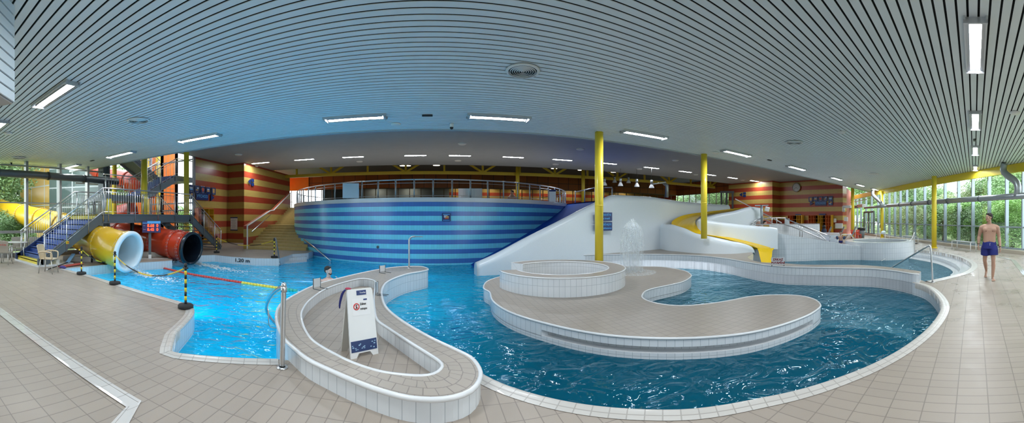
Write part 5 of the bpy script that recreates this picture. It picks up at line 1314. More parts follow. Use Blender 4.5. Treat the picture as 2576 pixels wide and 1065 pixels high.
# railing on the round wall
t = thing('balcony_railing', 'curved steel railing along the top of the round striped wall', 'railing', (DC.x, DC.y, 2.5))
an = [x * .02 for x in range(-92, 93)]
def dp(a, z, r=DR - .15): return Vector((DC.x + math.sin(a) * r, DC.y - math.cos(a) * r, z))
b = B(); b.tube([dp(a, 3.30) for a in an], .028, 8); b.ob('handrail', m_steel, t)
for z in (3.16, 2.62): b = B(); b.tube([dp(a, z) for a in an], .009, 5); b.ob('wire', m_steel, t)
for k in range(-17, 18): b = B(); a = k * .0905 + .01; b.tube([dp(a, 2.5), dp(a, 3.30)], .032, 8); b.ob('post', m_galv, t)
t = thing('upper_railing', 'short steel railing at the top of the wide blue slide', 'railing', tuple(A(1480, 20, 2.5)))
b = B(); p0, p1, p2 = A(1447, 21, 0), A(1497, 19, 0), A(1540, 19, 0); b.tube([p0 + Vector((0, 0, 3.25)), p1 + Vector((0, 0, 3.35)), p2 + Vector((0, 0, 3.35))], .03, 8); b.ob('handrail', m_steel, t)
for p in (p0, p0.lerp(p1, .5), p1, p1.lerp(p2, .5), p2): b = B(); b.tube([p + Vector((0, 0, 2.5)), p + Vector((0, 0, 3.33))], .035, 8); b.ob('post', m_galv, t)

# strip lights of the room behind the upper glass wall
f0 = None
WARM = emat('warm_lamp', (1, .85, .6), 16)
for i, x in enumerate((3.6, 7.2, 10.8, 14.4, 18.0, 22.0, 26.0, -2.5, -6.5)):
    lb = 'warm strip light behind the upper glass wall, %s' % (['first of the striped part', 'second', 'third', 'fourth', 'fifth', 'sixth', 'seventh', 'eighth, in the grey part', 'ninth, in the grey part'][i])
    t = thing('ceiling_lamp', lb, 'ceiling lamp', (x, 41.2, 5.35), 0, 'strip lights behind the upper glass'); b = B(); b.box(x, 41.2, 5.40, 1.5, .2, .08); b.ob('frame', m_wht, t); b = B(); b.quad((x - .7, 41.1, 5.35), (x - .7, 41.3, 5.35), (x + .7, 41.3, 5.35), (x + .7, 41.1, 5.35)); b.ob('diffuser', WARM, t)

# ================================================================ PEOPLE
m_skin = mat('skin', (.45, .27, .19), .5, var=.10); m_skin2 = mat('skin_tan', (.48, .26, .18), .5); m_skin3 = mat('skin_pale', (.66, .42, .34), .5)
m_hair = mat('dark_brown_hair', (.018, .013, .010), .7); m_lip = mat('lips', (.38, .14, .12), .5); m_eye = mat('eye_white', (.7, .68, .65), .3); m_iris = mat('iris', (.03, .02, .015), .3)
def fuse(b, name, mt, parent, vox=.008, sm=3):
    """melt overlapping limbs into one continuous skin"""
    o = b.ob(name, mt, parent)
    r = o.modifiers.new('remesh', 'REMESH'); r.mode = 'VOXEL'; r.voxel_size = vox; r.use_smooth_shade = True
    s_ = o.modifiers.new('smooth', 'SMOOTH'); s_.iterations = sm; s_.factor = .6
    bpy.context.view_layer.update()
    me = bpy.data.meshes.new_from_object(o.evaluated_get(bpy.context.evaluated_depsgraph_get())); o.modifiers.clear(); o.data = me
    for p in me.polygons: p.use_smooth = True
    me.materials.clear(); me.materials.append(mt); return o
def hand(b, wrist, d, palm_n, side, k=1.0, curl=.5):
    """palm and five bent fingers; d = direction of the hand, palm_n = palm normal, side = direction towards the thumb"""
    wrist = Vector(wrist); d = Vector(d).normalized(); n = Vector(palm_n); n = (n - d * n.dot(d)).normalized(); s_ = Vector(side); s_ = (s_ - d * s_.dot(d) - n * s_.dot(n)).normalized()
    M = Matrix(((s_.x, d.x, n.x, 0), (s_.y, d.y, n.y, 0), (s_.z, d.z, n.z, 0), (0, 0, 0, 1)))
    b.ball(wrist + d * .048 * k, .05 * k, 14, 10, sx=.80, sy=1.05, sz=.34, M=M)
    for q, (o_, L_) in enumerate(((.030, .070), (.010, .078), (-.011, .072), (-.031, .058))):
        p = wrist + d * .085 * k + s_ * o_ * k; a = .25 * curl + .05 * q; dd = d
        for j in range(3):
            ang_ = a + j * .45 * curl; dd = (d * math.cos(ang_) + n * math.sin(ang_)).normalized(); e = p + dd * L_ * k * (.42, .32, .26)[j]
            b.capsule(p, e, .0092 * k * (1 - .06 * j), .0086 * k * (1 - .06 * j), 8); p = e
    p = wrist + d * .025 * k + s_ * .03 * k
    for j, L_ in enumerate((.035, .032, .026)):
        dd = (d * (.75 + .1 * j) + s_ * (.65 - .25 * j) + n * (.15 + .2 * j)).normalized(); e = p + dd * L_ * k; b.capsule(p, e, .0115 * k, .0100 * k, 8); p = e
def head(b, c, yaw, k=1.0):
    """face looks along (sin yaw, -cos yaw); returns the matrix of the head"""
    M = Matrix.Rotation(yaw, 4, 'Z'); c = Vector(c); R3 = M.to_3x3()
    def P(x, y, z): return c + R3 @ Vector((x * k, y * k, z * k))
    b.ball(P(0, .012, .025), .092 * k, 20, 14, sx=.82, sy=1.04, sz=1.05, M=M); b.ball(P(0, -.028, -.045), .066 * k, 18, 12, sx=.86, sy=.82, sz=1.02, M=M)
    b.ball(P(0, -.058, -.092), .026 * k, 12, 8, sx=1.1, sy=.8, sz=.75, M=M)
    for sg in (-1, 1):
        b.ball(P(.040 * sg, -.055, -.022), .024 * k, 10, 8, M=M); b.ball(P(.030 * sg, -.076, .020), .014 * k, 8, 6, sx=1.6, sy=.7, sz=.55, M=M)
        b.ball(P(.077 * sg, .012, -.008), .030 * k, 12, 8, sx=.28, sy=.62, sz=1.05, M=M); b.capsule(P(.05 * sg, .0, -.06), P(.02 * sg, -.06, -.088), .018 * k, .018 * k)
    b.capsule(P(0, -.086, .018), P(0, -.105, -.022), .0085 * k, .0125 * k, 8)
    for sg in (-1, 1): b.ball(P(.011 * sg, -.094, -.027), .0085 * k, 8, 6)
    b.ball(P(0, -.083, -.058), .016 * k, 10, 6, sx=1.4, sy=.6, sz=.7, M=M)
    return P, M
def face_bits(P, M, k, par, hair=True, hm=None, body=None):
    for sg, nm in ((-1, 'eye'), (1, 'eye')):
        b = B(); b.ball(P(.030 * sg, -.0755, .004), .0105 * k, 10, 8, sx=1.25, sy=.7, sz=.75, M=M); o = b.ob(nm, m_eye, par); b = B(); b.ball(P(.030 * sg, -.0825, .004), .005 * k, 8, 6); b.ob('iris', m_iris, o)
        b = B(); b.tube([P(.014 * sg, -.0895, .022), P(.030 * sg, -.089, .028), P(.048 * sg, -.077, .023)], [.0028 * k, .0034 * k, .0022 * k], 6); b.ob('eyebrow', m_hair, par)
    b = B(); b.tube([P(-.022, -.086, -.060), P(-.008, -.0955, -.057), P(.008, -.0955, -.057), P(.022, -.086, -.060)], [.002 * k, .0042 * k, .0042 * k, .002 * k], 8); b.tube([P(-.019, -.087, -.063), P(0, -.0955, -.066), P(.019, -.087, -.063)], [.002 * k, .0046 * k, .002 * k], 8); b.ob('lips', m_lip, par)
    if hair:
        b = B(); b.ball(P(0, .022, .050), .094 * k, 22, 14, sx=.87, sy=1.02, sz=.86, M=M); b.ball(P(0, .050, .012), .078 * k, 18, 12, sx=.98, sy=.80, sz=.95, M=M)
        for q in range(9): b.ball(P(-.048 + .012 * q, -.058 + .003 * abs(q - 4), .098), .017 * k, 8, 6)
        fuse(b, 'hair', m_hair if hm is None else hm, par, .008 * k, 2)
# the walking man
pm = A(2489, 9.3); rzm = -az(2489)
t = thing('person', 'shirtless man in blue swim shorts walking towards the viewer on the wet deck, looking aside', 'person', (0, 0, 0))
b = B()
hipL, kneL, ankL = (-.095, .02, .93), (-.125, .10, .505), (-.088, .46, .19)
hipR, kneR, ankR = (.095, -.01, .93), (.105, -.06, .51), (.088, -.03, .10)
b.capsule((-.095, .02, .92), kneL, .088, .056, 16); b.capsule(kneL, (kneL[0] + .018, kneL[1] + .15, .37), .055, .057, 14); b.capsule((kneL[0] + .018, kneL[1] + .15, .37), ankL, .056, .036, 14)
b.capsule((.095, -.01, .92), kneR, .088, .057, 16); b.capsule(kneR, (.108, -.035, .36), .055, .058, 14); b.capsule((.108, -.035, .36), ankR, .057, .037, 14)
# feet: front one flat, rear one up on its toes
b.capsule((.088, .0, .045), (.105, -.15, .030), .038, .030, 12); b.ball((.107, -.155, .028), .042, 14, 8, sx=1.05, sy=.8, sz=.58); b.ball((.086, .028, .038), .036, 12, 8)
for q in range(5): b.capsule((.075 + .018 * q, -.175 + .007 * abs(q - 1.2), .018), (.070 + .021 * q, -.222 + .013 * max(0, q - 1), .013), .0125 if q else .016, .0105 if q else .014, 8)
b.capsule((-.088, .475, .15), (-.105, .40, .045), .036, .030, 12); b.ball((-.107, .395, .034), .040, 12, 8, sx=1.05, sy=.7, sz=.8)
for q in range(5): b.capsule((-.140 + .018 * q, .375, .020), (-.145 + .020 * q, .345 + .008 * abs(q - 3), .013), .012, .0105, 8)
# trunk
prof = [(.93, .168, .118, 0), (1.00, .170, .120, -.004), (1.07, .168, .118, -.008), (1.15, .166, .114, -.006), (1.24, .178, .116, 0), (1.33, .192, .122, .004), (1.40, .196, .116, .008), (1.45, .165, .095, .012), (1.485, .105, .075, .012)]
ring = []; NR = 26
for z, rx, ry, yo in prof:
    ids = []
    for j in range(NR):
        a = 2 * PI * j / NR; c_, s_ = math.cos(a), math.sin(a); e = .82
        ids.append(b.V((rx * math.copysign(abs(c_) ** e, c_), yo + ry * math.copysign(abs(s_) ** e, s_), z)))
    ring.append(ids)
for a_, c_ in zip(ring, ring[1:]):
    for j in range(NR): b.Fc([a_[j], a_[(j + 1) % NR], c_[(j + 1) % NR], c_[j]])
b.Fc(ring[0][::-1]); b.Fc(ring[-1])
for sg in (-1, 1): b.ball((.085 * sg, -.055, 1.345), .100, 14, 10, sx=1.05, sy=.66, sz=.85); b.capsule((.03 * sg, .0, 1.475), (.175 * sg, .01, 1.43), .045, .056); b.ball((.195 * sg, .012, 1.415), .060, 14, 10)
b.capsule((0, .02, 1.45), (-.005, -.005, 1.575), .060, .056, 14)
b.ball((0, -.06, 1.07), .10, 14, 10, sx=1.15, sy=.62, sz=1.0)
# arms
shL, elL, wrL = (-.215, .012, 1.40), (-.280, .05, 1.165), (-.292, .00, .955)
shR, elR, wrR = (.215, .012, 1.40), (.262, .04, 1.135), (.290, -.05, .875)
b.capsule(shL, (-.248, .03, 1.29), .062, .057, 14); b.capsule((-.248, .03, 1.29), elL, .056, .044, 14); b.capsule(elL, (-.288, .03, 1.09), .045, .047, 14); b.capsule((-.288, .03, 1.09), wrL, .046, .030, 14)
b.capsule(shR, (.242, .03, 1.27), .062, .057, 14); b.capsule((.242, .03, 1.27), elR, .056, .044, 14); b.capsule(elR, (.272, .01, 1.05), .045, .047, 14); b.capsule((.272, .01, 1.05), wrR, .046, .030, 14)
hand(b, (-.292, -.003, .945), (-.02, -.08, -1), (.9, -.3, 0), (.2, -1, 0), 1.0, .7); hand(b, (.291, -.055, .865), (-.05, -.1, -1), (-.9, -.3, 0), (-.2, -1, 0), 1.0, .8)
P, M = head(b, (-.012, -.01, 1.675), -.95, 1.0)
body = fuse(b, 'body', m_skin, t, .0078, 3)
face_bits(P, M, 1.0, t)
b = B()
sh = [(1.035, .176, .128), (1.02, .180, .132), (.97, .190, .140), (.90, .200, .148), (.84, .206, .152)]
ring = [[b.V((rx * math.cos(2 * PI * j / 28), ry * math.sin(2 * PI * j / 28), z)) for j in range(28)] for z, rx, ry in sh]
for a_, c_ in zip(ring, ring[1:]):
    for j in range(28): b.Fc([a_[j], c_[j], c_[(j + 1) % 28], a_[(j + 1) % 28]])
b.Fc(ring[0]); b.Fc(ring[-1][::-1])
for sg, y0, y1 in ((-1, .02, .065), (1, -.005, -.045)):
    b.tube([(.098 * sg, y0, .90), (.108 * sg, (y0 + y1) / 2, .80), (.116 * sg, y1, .665)], [.115, .125, .122], 24)
sho = fuse(b, 'swim_shorts', mat('royal_blue_cloth', (.010, .018, .17), .75, bump=.5, bscale=26), t, .009, 2)
b = B(); b.tube([(.02, -.139, 1.0), (.01, -.150, .97), (.015, -.155, .93)], .003, 6); b.ob('drawstring', m_wht, t)
for sg in (-1, 1): b = B(); b.ball((.088 * sg, -.122, 1.315), .013, 12, 8, sx=1, sy=.35, sz=1); b.ob('nipple', mat('nipple_skin', (.20, .075, .055), .6), t)
b = B(); b.ball((.0, -.124, 1.055), .009, 8, 6, sy=.4); b.ob('navel', mat('navel_shade', (.12, .05, .04), .8), t)
b = B(); b.lathe([(.031, -.008), (.034, 0), (.031, .008)], (-.292, .003, .968), 20, axis=(0, .1, 1)); b.ob('wrist_band', m_black, t)
b = B(); b.lathe([(.031, -.011), (.035, 0), (.031, .011)], (.288, -.045, .892), 20, axis=(-.1, .25, 1)); b.ob('watch_strap', m_black, t)
local(t, (pm.x, pm.y, 0), rzm)
# swimmer at the bench wall, half out of the water
ps = A(826, 8.9, 0); zs = CZ - (681 - 550) / F * 8.9
t = thing('person', 'dark haired bearded man standing in the blue water behind the bench wall, hand raised', 'person', (0, 0, 0))
b = B(); b.capsule((0, .0, -.62), (0, 0, -.32), .15, .165, 18); b.ball((0, 0, -.30), .19, 18, 12, sx=1.05, sy=.62, sz=.7)
for sg in (-1, 1): b.ball((.19 * sg, 0, -.27), .062, 12, 8)
b.capsule((0, .01, -.24), (.005, -.01, -.10), .056, .052, 12)
b.capsule((-.20, 0, -.28), (-.235, -.02, -.52), .052, .04, 12); b.capsule((.20, 0, -.28), (.235, -.05, -.46), .052, .042, 12); b.capsule((.235, -.05, -.46), (.225, -.10, -.25), .04, .028, 12)
hand(b, (.225, -.10, -.245), (-.05, -.15, 1), (-1, -.2, 0), (0, -1, 0), 1.0, 1.1)
P, M = head(b, (0, 0, 0), .95, 1.0); fuse(b, 'body', m_skin3, t, .009, 3); face_bits(P, M, 1.0, t)
b = B(); 
for a_ in range(-5, 6): b.ball(P(.062 * math.sin(a_ * .25), -.045 - .035 * math.cos(a_ * .25), -.088 + .006 * abs(a_)), .014, 8, 6)
fuse(b, 'beard', m_hair, t, .009, 1); local(t, (ps.x, ps.y, zs - .012), -az(826))
# child with arm floats
pc = A(2115, 18.0, 0)
t = thing('person', 'small child with blue arm floats standing behind the whirlpool', 'person', (0, 0, 0)); b = B(); k = .62
b.capsule((0, 0, .0), (0, 0, .22), .095, .105, 14); b.ball((0, 0, .26), .115, 14, 10, sx=1.05, sy=.62, sz=.6); b.capsule((0, 0, .30), (0, 0, .38), .035, .033, 10)
for sg in (-1, 1): b.capsule((.11 * sg, 0, .27), (.22 * sg, -.03, .20), .034, .028, 10); b.capsule((.22 * sg, -.03, .20), (.30 * sg, -.08, .22), .028, .02, 10); hand(b, (.30 * sg, -.08, .22), (sg, -.3, 0), (0, 0, -1), (0, -1, 0), .62, .6)
P, M = head(b, (0, 0, .47), .2, .86); fuse(b, 'body', m_skin2, t, .009, 2); face_bits(P, M, .86, t)
for sg in (-1, 1): b = B(); b.lathe([(.04, -.055), (.085, -.045), (.095, 0), (.085, .045), (.04, .055)], (.185 * sg, -.02, .225), 16, axis=(.9 * sg, -.2, -.3), closed=True); b.ob('arm_float', mat('navy_float', (.015, .04, .11), .4), t)
b = B(); b.lathe([(.10, -.03), (.112, .0), (.10, .08)], (0, 0, .0), 18); b.ob('swim_trunks', mat('navy_cloth', (.015, .02, .14), .8), t)
local(t, (pc.x, pc.y, .42), -az(2115))
# bather bending over the rail at the far slide top
pb = AZ(1912, 562, 19.0)
t = thing('person', 'pale bather leaning forward behind the rail beside the floodlight post', 'person', (0, 0, 0)); b = B()
b.capsule((-.45, 0, -.12), (-.12, 0, .02), .15, .15, 14); b.capsule((-.12, 0, .02), (.08, 0, .05), .15, .10, 14); b.capsule((.10, 0, .05), (.2, 0, .06), .05, .05, 10); b.capsule((.0, -.15, .02), (.16, -.2, -.25), .05, .038, 10); b.capsule((.16, -.2, -.25), (.34, -.22, -.30), .036, .028, 10)
hand(b, (.34, -.22, -.30), (1, 0, -.1), (0, 0, -1), (0, -1, 0), 1, .8)
P, M = head(b, (.27, -.02, .06), 1.2, 1.0); fuse(b, 'body', m_skin3, t, .011, 2); face_bits(P, M, 1.0, t); local(t, (pb.x, pb.y, pb.z - .05), -az(1912))
# guest on the upper floor and one on a lounger
pu = AZ(1288, 497, 17.5)
t = thing('person', 'tanned dark haired guest sitting on the upper floor behind the railing', 'person', (0, 0, 0)); b = B(); b.capsule((0, 0, -.45), (0, 0, -.22), .14, .16, 14); b.ball((0, 0, -.24), .19, 14, 10, sx=1.05, sy=.6, sz=.6); b.capsule((0, 0, -.2), (0, 0, -.1), .055, .05, 10)
for sg in (-1, 1): b.capsule((.19 * sg, 0, -.24), (.23 * sg, -.05, -.46), .05, .04, 10); b.capsule((.23 * sg, -.05, -.46), (.1 * sg, -.2, -.48), .04, .03, 10); hand(b, (.1 * sg, -.2, -.48), (-sg, -.4, 0), (0, 0, -1), (0, -1, 0), 1, .8)
P, M = head(b, (0, 0, 0), -.6, 1.0); fuse(b, 'body', m_skin2, t, .011, 2); face_bits(P, M, 1.0, t); local(t, (pu.x, pu.y, 2.95), -az(1288))

# ================================================================ FURNITURE
m_ivory = mat('ivory_armchair_plastic', (.62, .50, .34), .4); m_gchair = mat('grey_beige_plastic', (.42, .38, .32), .45)
def armchair(label, mt, loc, rz, group=None, logo=False):
    """faces local -y"""
    t = thing('armchair', label, 'chair', (0, 0, 0), 0, group)
    b = B(); NX = 8
    def bk(u, v): return Vector((u * (.215 + .02 * v), .20 + .10 * v + .03 * u * u * -1, .43 + .40 * v + .02 * (1 - u * u) * v))
    for i in range(NX):
        for j in range(6):
            u0, u1 = -1 + 2 * i / NX, -1 + 2 * (i + 1) / NX; v0, v1 = j / 6, (j + 1) / 6
            b.smooth = True; q = [bk(u0, v0), bk(u1, v0), bk(u1, v1), bk(u0, v1)]; b.quad(*q); b.quad(*[p + Vector((0, .018, 0)) for p in q][::-1])
    b.tube([bk(u / 8, 1) + Vector((0, .009, 0)) for u in range(-8, 9)], .012, 8); b.tube([bk(-1, v / 6) + Vector((0, .009, 0)) for v in range(7)], .012, 8); b.tube([bk(1, v / 6) + Vector((0, .009, 0)) for v in range(7)], .012, 8); b.ob('backrest', mt, t)
    b = B(); b.box(0, 0, .435, .43, .42, .022); b.tube([(-.215, -.21, .43), (.215, -.21, .43)], .018, 8); bevel(b.ob('seat', mt, t), .01)
    for sg in (-1, 1):
        b = B(); b.tube(cr([(.225 * sg, .24, .62), (.255 * sg, .12, .655), (.265 * sg, -.05, .655), (.255 * sg, -.19, .63), (.235 * sg, -.215, .55), (.22 * sg, -.21, .44)], 4), .022, 10); b.tube(cr([(.25 * sg, .02, .64), (.235 * sg, .03, .55), (.215 * sg, .02, .44)], 3), .018, 8); b.ob('armrest', mt, t)
    for sx in (-1, 1):
        for sy in (-1, 1): b = B(); b.tube([(.19 * sx, .17 * sy, .43), (.225 * sx, .225 * sy, 0.0)], [.017, .014], 10); b.ob('leg', mat('satin_aluminium', (.55, .54, .50), .35, metal=.7), t)
    if logo:
        text_mesh('Coca-Cola', .085, Matrix.Translation((0, .315, .72)) @ Matrix.Rotation(PI, 4, 'Z') @ Matrix.Rotation(PI / 2 - .24, 4, 'X'), 'red_lettering', mat('logo_red', (.55, .02, .02), .5), t)
    return local(t, loc, rz)
c0 = A(122, 10.5)
ac = armchair('ivory plastic armchair with metal legs at the foot of the blue steps', m_ivory, (c0.x, c0.y, 0), -az(122) + 1.15)
p = A(42, 13.6); t = thing('cafe_table', 'round pale table among grey chairs at the left windows', 'table', (p.x, p.y, 0)); b = B(); b.lathe([(.001, .70), (.42, .70), (.43, .715), (.42, .73), (.001, .73)], p, 32); b.ob('table_top', mat('pale_table_top', (.62, .62, .60), .3), t)
for a_ in range(4): b = B(); b.tube([(p.x + .3 * math.cos(a_ * 1.57 + .6), p.y + .3 * math.sin(a_ * 1.57 + .6), .70), (p.x + .36 * math.cos(a_ * 1.57 + .6), p.y + .36 * math.sin(a_ * 1.57 + .6), 0)], .018, 8); b.ob('leg', m_steel, t)
for x, r, rz, lb, lg in ((12, 12.5, 2.75, 'grey beige cafe chair with red lettering on its back', True), (-10, 13.2, 1.2, 'grey beige cafe chair cut by the left edge', False), (47, 14.55, .3, 'grey beige cafe chair behind the round table, near the window', False), (78, 14.6, -.5, 'grey beige cafe chair half hidden by the steel stair rail', False), (-2, 14.9, .6, 'grey beige cafe chair by the window at the far left', False)):
    q = A(x, r); armchair(lb, m_gchair, (q.x, q.y, 0), -az(x) + rz, 'cafe chairs', lg)
# floor rescue gear on the platform
t = thing('kickboard', 'flat red swim board lying on the floor behind the armchair', 'swim board', tuple(A(180, 11.8))); b = B(); b.beam(A(150, 11.5, .04), A(205, 12.2, .06), .22, .035); bevel(b.ob('board', mat('board_red', (.50, .08, .06), .5), t), .012)
t = thing('squeegee', 'long dark floor squeegee pole lying behind the armchair', 'squeegee', tuple(A(150, 11.2))); b = B(); b.tube([A(119, 10.95, .03), A(170, 12.0, .12)], .018, 8); b.ob('pole', m_black, t); b = B(); b.beam(A(170, 12.0, .12), A(185, 12.6, .36), .14, .02); b.ob('blade', mat('steel_blue_blade', (.16, .30, .45), .4), t); b = B(); b.ball(A(118.5, 10.93, .03), .032, 10, 8); b.ob('white_tip', m_wht, t)
t = thing('swim_bag', 'small purple and navy bag lying by the squeegee', 'bag', tuple(A(160, 11.4))); b = B(); b.ball(A(158, 11.35, .05), .11, 14, 8, sx=1.6, sy=.8, sz=.45); b.ob('body', mat('purple_cloth', (.06, .04, .20), .8), t)

# loungers, kids' table, bin, lockers at the far right
m_grey = mat('grey_mesh_fabric', (.30, .31, .32), .7)
def lounger(label, loc, rz):
    t = thing('sun_lounger', label, 'sun lounger', (0, 0, 0), 0, 'sun loungers before the right striped wall')
    b = B(); b.box(-.3, 0, .34, 1.3, .66, .04); bevel(b.ob('seat', m_wht, t), .01); b = B(); M = Matrix.Translation((.55, 0, .62)) @ Matrix.Rotation(-1.15, 4, 'Y'); b.mbox(M, .78, .62, .035); b.ob('backrest', m_grey, t)
    for sx, d in ((-.75, -.1), (-.55, .12), (.1, -.25), (.25, .25)):
        for sy in (-.28, .28): b = B(); b.beam((sx, sy, .33), (sx + d, sy, 0), .05, .05); b.ob('leg', m_wht, t)
    return local(t, loc, rz)
for x, r, lb in ((2070, 28.4, 'grey and white sun lounger beside the orange shelf, partly behind the dark bag'), (2102, 28.3, 'middle one of the three grey and white sun loungers'), (2132, 28.3, 'grey and white sun lounger nearest the yellow pillar')):
    p = A(x, r); lounger(lb, (p.x, p.y, 0), -az(x) + .15)
p = A(2073, 26.5); t = thing('backpack', 'dark blue bag with a black top on the leftmost sun lounger', 'bag', tuple(p)); b = B(); b.ball((p.x, p.y, .62), .30, 14, 10, sx=.9, sy=.7, sz=1.0); b.ob('body', mat('dark_navy_cloth', (.012, .02, .05), .7), t); b = B(); b.ball((p.x, p.y, 1.02), .14, 12, 8); b.ob('top', m_black, t)
m_kred = mat('red_orange_plastic', (.75, .06, .02), .4)
p = A(2153, 29.5); t = thing('kids_table', 'small white topped red kids table by the brick wall end', 'table', tuple(p)); b = B(); b.box(p.x, p.y, .58, .8, .6, .04); b.ob('table_top', m_wht, t)
for sx in (-.33, .33):
    for sy in (-.24, .24): b = B(); b.box(p.x + sx, p.y + sy, .28, .05, .05, .56); b.ob('leg', m_kred, t)
for x, r, lb in ((2147, 28.9, 'red plastic kids chair at the left of the small table'), (2160, 28.9, 'red plastic kids chair at the right of the small table')):
    p = A(x, r); t = thing('kids_chair', lb, 'chair', (0, 0, 0), 0, 'red kids chairs'); b = B(); b.box(0, 0, .32, .34, .34, .03); b.ob('seat', m_kred, t); b = B()
    for q in (-.12, 0, .12): b.box(q, .17, .50, .05, .03, .34)
    b.box(0, .17, .66, .34, .03, .07); b.ob('backrest', m_kred, t)
    for sx in (-.14, .14):
        for sy in (-.14, .14): b = B(); b.box(sx, sy, .16, .04, .04, .32); b.ob('leg', m_kred, t)
    local(t, (p.x, p.y, 0), -az(x) + .5)
p = A(2167, 29.6); t = thing('trash_bin', 'grey waste bin with a black liner beside the glass door', 'bin', tuple(p)); b = B(); b.lathe([(.001, 0), (.24, 0), (.31, .82), (.001, .82)], p, 20); b.ob('body', mat('bin_grey', (.16, .19, .20), .5), t); b = B(); b.lathe([(.315, .62), (.335, .80), (.33, .86), (.25, .84)], p, 20); b.ob('liner', m_black, t)
# cubby shelves on the striped wall
m_or, m_yl = mat('orange_shelf', (.62, .14, .02), .5), mat('amber_shelf', (.68, .36, .02), .5)
def shelf(x0, x1, X_, zt, zb_, cols, rows, pat, lb, side=True):
    ya, yb = X_ / math.tan(az(x0)), X_ / math.tan(az(x1)); t = thing('cubby_shelf', lb, 'shelf', (X_, (ya + yb) / 2, zb_)); Y0_, Y1_ = max(ya, yb), min(ya, yb); n = cols
    for c in range(n):
        y0, y1 = Y0_ + (Y1_ - Y0_) * c / n, Y0_ + (Y1_ - Y0_) * (c + 1) / n; mt = m_or if pat[c] == 'o' else m_yl; b = B()
        b.box(X_ - .03, (y0 + y1) / 2, (zt + zb_) / 2, .02, abs(y1 - y0), zt - zb_)
        for r in range(rows + 1): b.box(X_ - .18, (y0 + y1) / 2, zb_ + (zt - zb_) * r / rows, .32, abs(y1 - y0), .025)
        for q in range(4): b.box(X_ - .18, y0 + (y1 - y0) * q / 3, (zt + zb_) / 2, .32, .022, zt - zb_)
        b.ob('column', mt, t)
    b = B(); b.box(X_ - .2, Y1_ - .06, (zt + zb_) / 2, .4, .12, zt - zb_ + .05); b.ob('side_panel', m_yl, t); return t
shelf(1986, 2020, 29.9, 1.95, .35, 2, 4, 'oy', 'smaller orange and amber cubby shelf on the right striped wall')
shelf(2038, 2094, 29.9, 1.95, .30, 3, 5, 'oyo', 'larger three column orange and amber cubby shelf on the right striped wall')
Lx = -11.85
t = thing('cubby_shelf', 'amber and orange cubby shelf behind the steel stair end', 'shelf', tuple(A(507, 19.3)))
for c, (x0, x1, mt) in enumerate(((489, 501, m_or), (501, 527, m_yl))):
    b = B(); Xs = -13.2; y0, y1 = Xs / math.tan(az(x0)), Xs / math.tan(az(x1)); b.box(Xs + .03, (y0 + y1) / 2, 1.3, .02, y1 - y0, 1.9)
    for r in range(6): b.box(Xs + .18, (y0 + y1) / 2, .35 + .38 * r, .32, y1 - y0, .025)
    for q in range(3): b.box(Xs + .18, y0 + (y1 - y0) * q / 2, 1.3, .32, .022, 1.9)
    b.ob('column', mt, t)
# clock
cl_ = Vector((29.86, 29.9 / math.tan(az(2004)), 0)); rr = cl_.xy.length; cl_.z = CZ + (550 - 472) / F * rr
t = thing('wall_clock', 'large round grey clock on the right striped wall', 'clock', tuple(cl_)); b = B(); b.lathe([(.001, .0), (.44, .0), (.44, .05), (.40, .07)], cl_, 40, axis=(-1, 0, 0)); b.ob('case', m_steel, t); b = B(); b.disc(cl_ + Vector((-.055, 0, 0)), .40, (-1, 0, 0), 40); b.ob('dial', mat('clock_dial', (.40, .41, .41), .3), t)
b = B()
for q in range(12):
    a = q * PI / 6; c_, s_ = math.cos(a), math.sin(a); b.beam(cl_ + Vector((-.06, s_ * .32, c_ * .32)), cl_ + Vector((-.06, s_ * .375, c_ * .375)), .02, .01)
b.ob('hour_marks', m_black, t)
for nm, a, L_, w_ in (('hour_hand', 2.35, .21, .035), ('minute_hand', 4.05, .31, .025)): b = B(); b.beam(cl_ + Vector((-.065, 0, 0)), cl_ + Vector((-.065, -math.sin(a) * L_ * 1, math.cos(a) * L_)), w_, .012); b.ob(nm, m_black, t)
# pictogram and direction signs
def sign_board(p, right, w_, h, name, label, art=None, txt=None, ts=.1, group=None, thick=.03, cat='sign', rounded=True):
    M = frame_at(p, right); t = thing(name, label, cat, tuple(p), 0, group); b = B(); b.mbox(M, w_, h, thick); o = b.ob('plate', m_navy, t)
    if rounded: bevel(o, min(w_, h) * .10, 3)
    z = thick / 2 + .004
    if txt:
        for s_, (tx, ty, tt) in enumerate(txt): text_mesh(tt, ts, M @ Matrix.Translation((tx, ty, z)), 'lettering', m_ltblue, t, bold=.002)
    if art:
        for k, (c, x, y, sx, sy) in enumerate(art): b = B(); b.mbox(M @ Matrix.Translation((x * w_, y * h, z + .002 * k)), sx * w_, sy * h, .004); bevel(b.ob('pictogram', c, t), min(sx * w_, sy * h) * .3, 2)
    return t, M
m_pw, m_po, m_pr = mat('pictogram_white', (.55, .62, .72), .5), mat('pictogram_ochre', (.60, .35, .12), .5), mat('pictogram_red', (.60, .08, .03), .5)
arts = [[(m_pw, -.05, .08, .62, .22), (m_ltblue, .0, -.12, .55, .18), (m_pw, 0, -.38, .4, .05)], [(m_pw, .1, .15, .4, .2), (m_po, -.08, -.1, .5, .16), (m_pw, 0, -.38, .4, .05)], [(m_pr, 0, .02, .28, .55), (m_pr, 0, .05, .55, .22), (m_pw, 0, -.38, .4, .05)], [(m_pw, .0, .16, .5, .16), (m_po, 0, -.06, .55, .2)], [(m_po, 0, .05, .5, .6), (m_pw, 0, -.38, .4, .05)], [(m_po, .1, .16, .35, .28), (m_pw, -.1, -.1, .5, .2), (m_pw, 0, -.38, .4, .05)]]
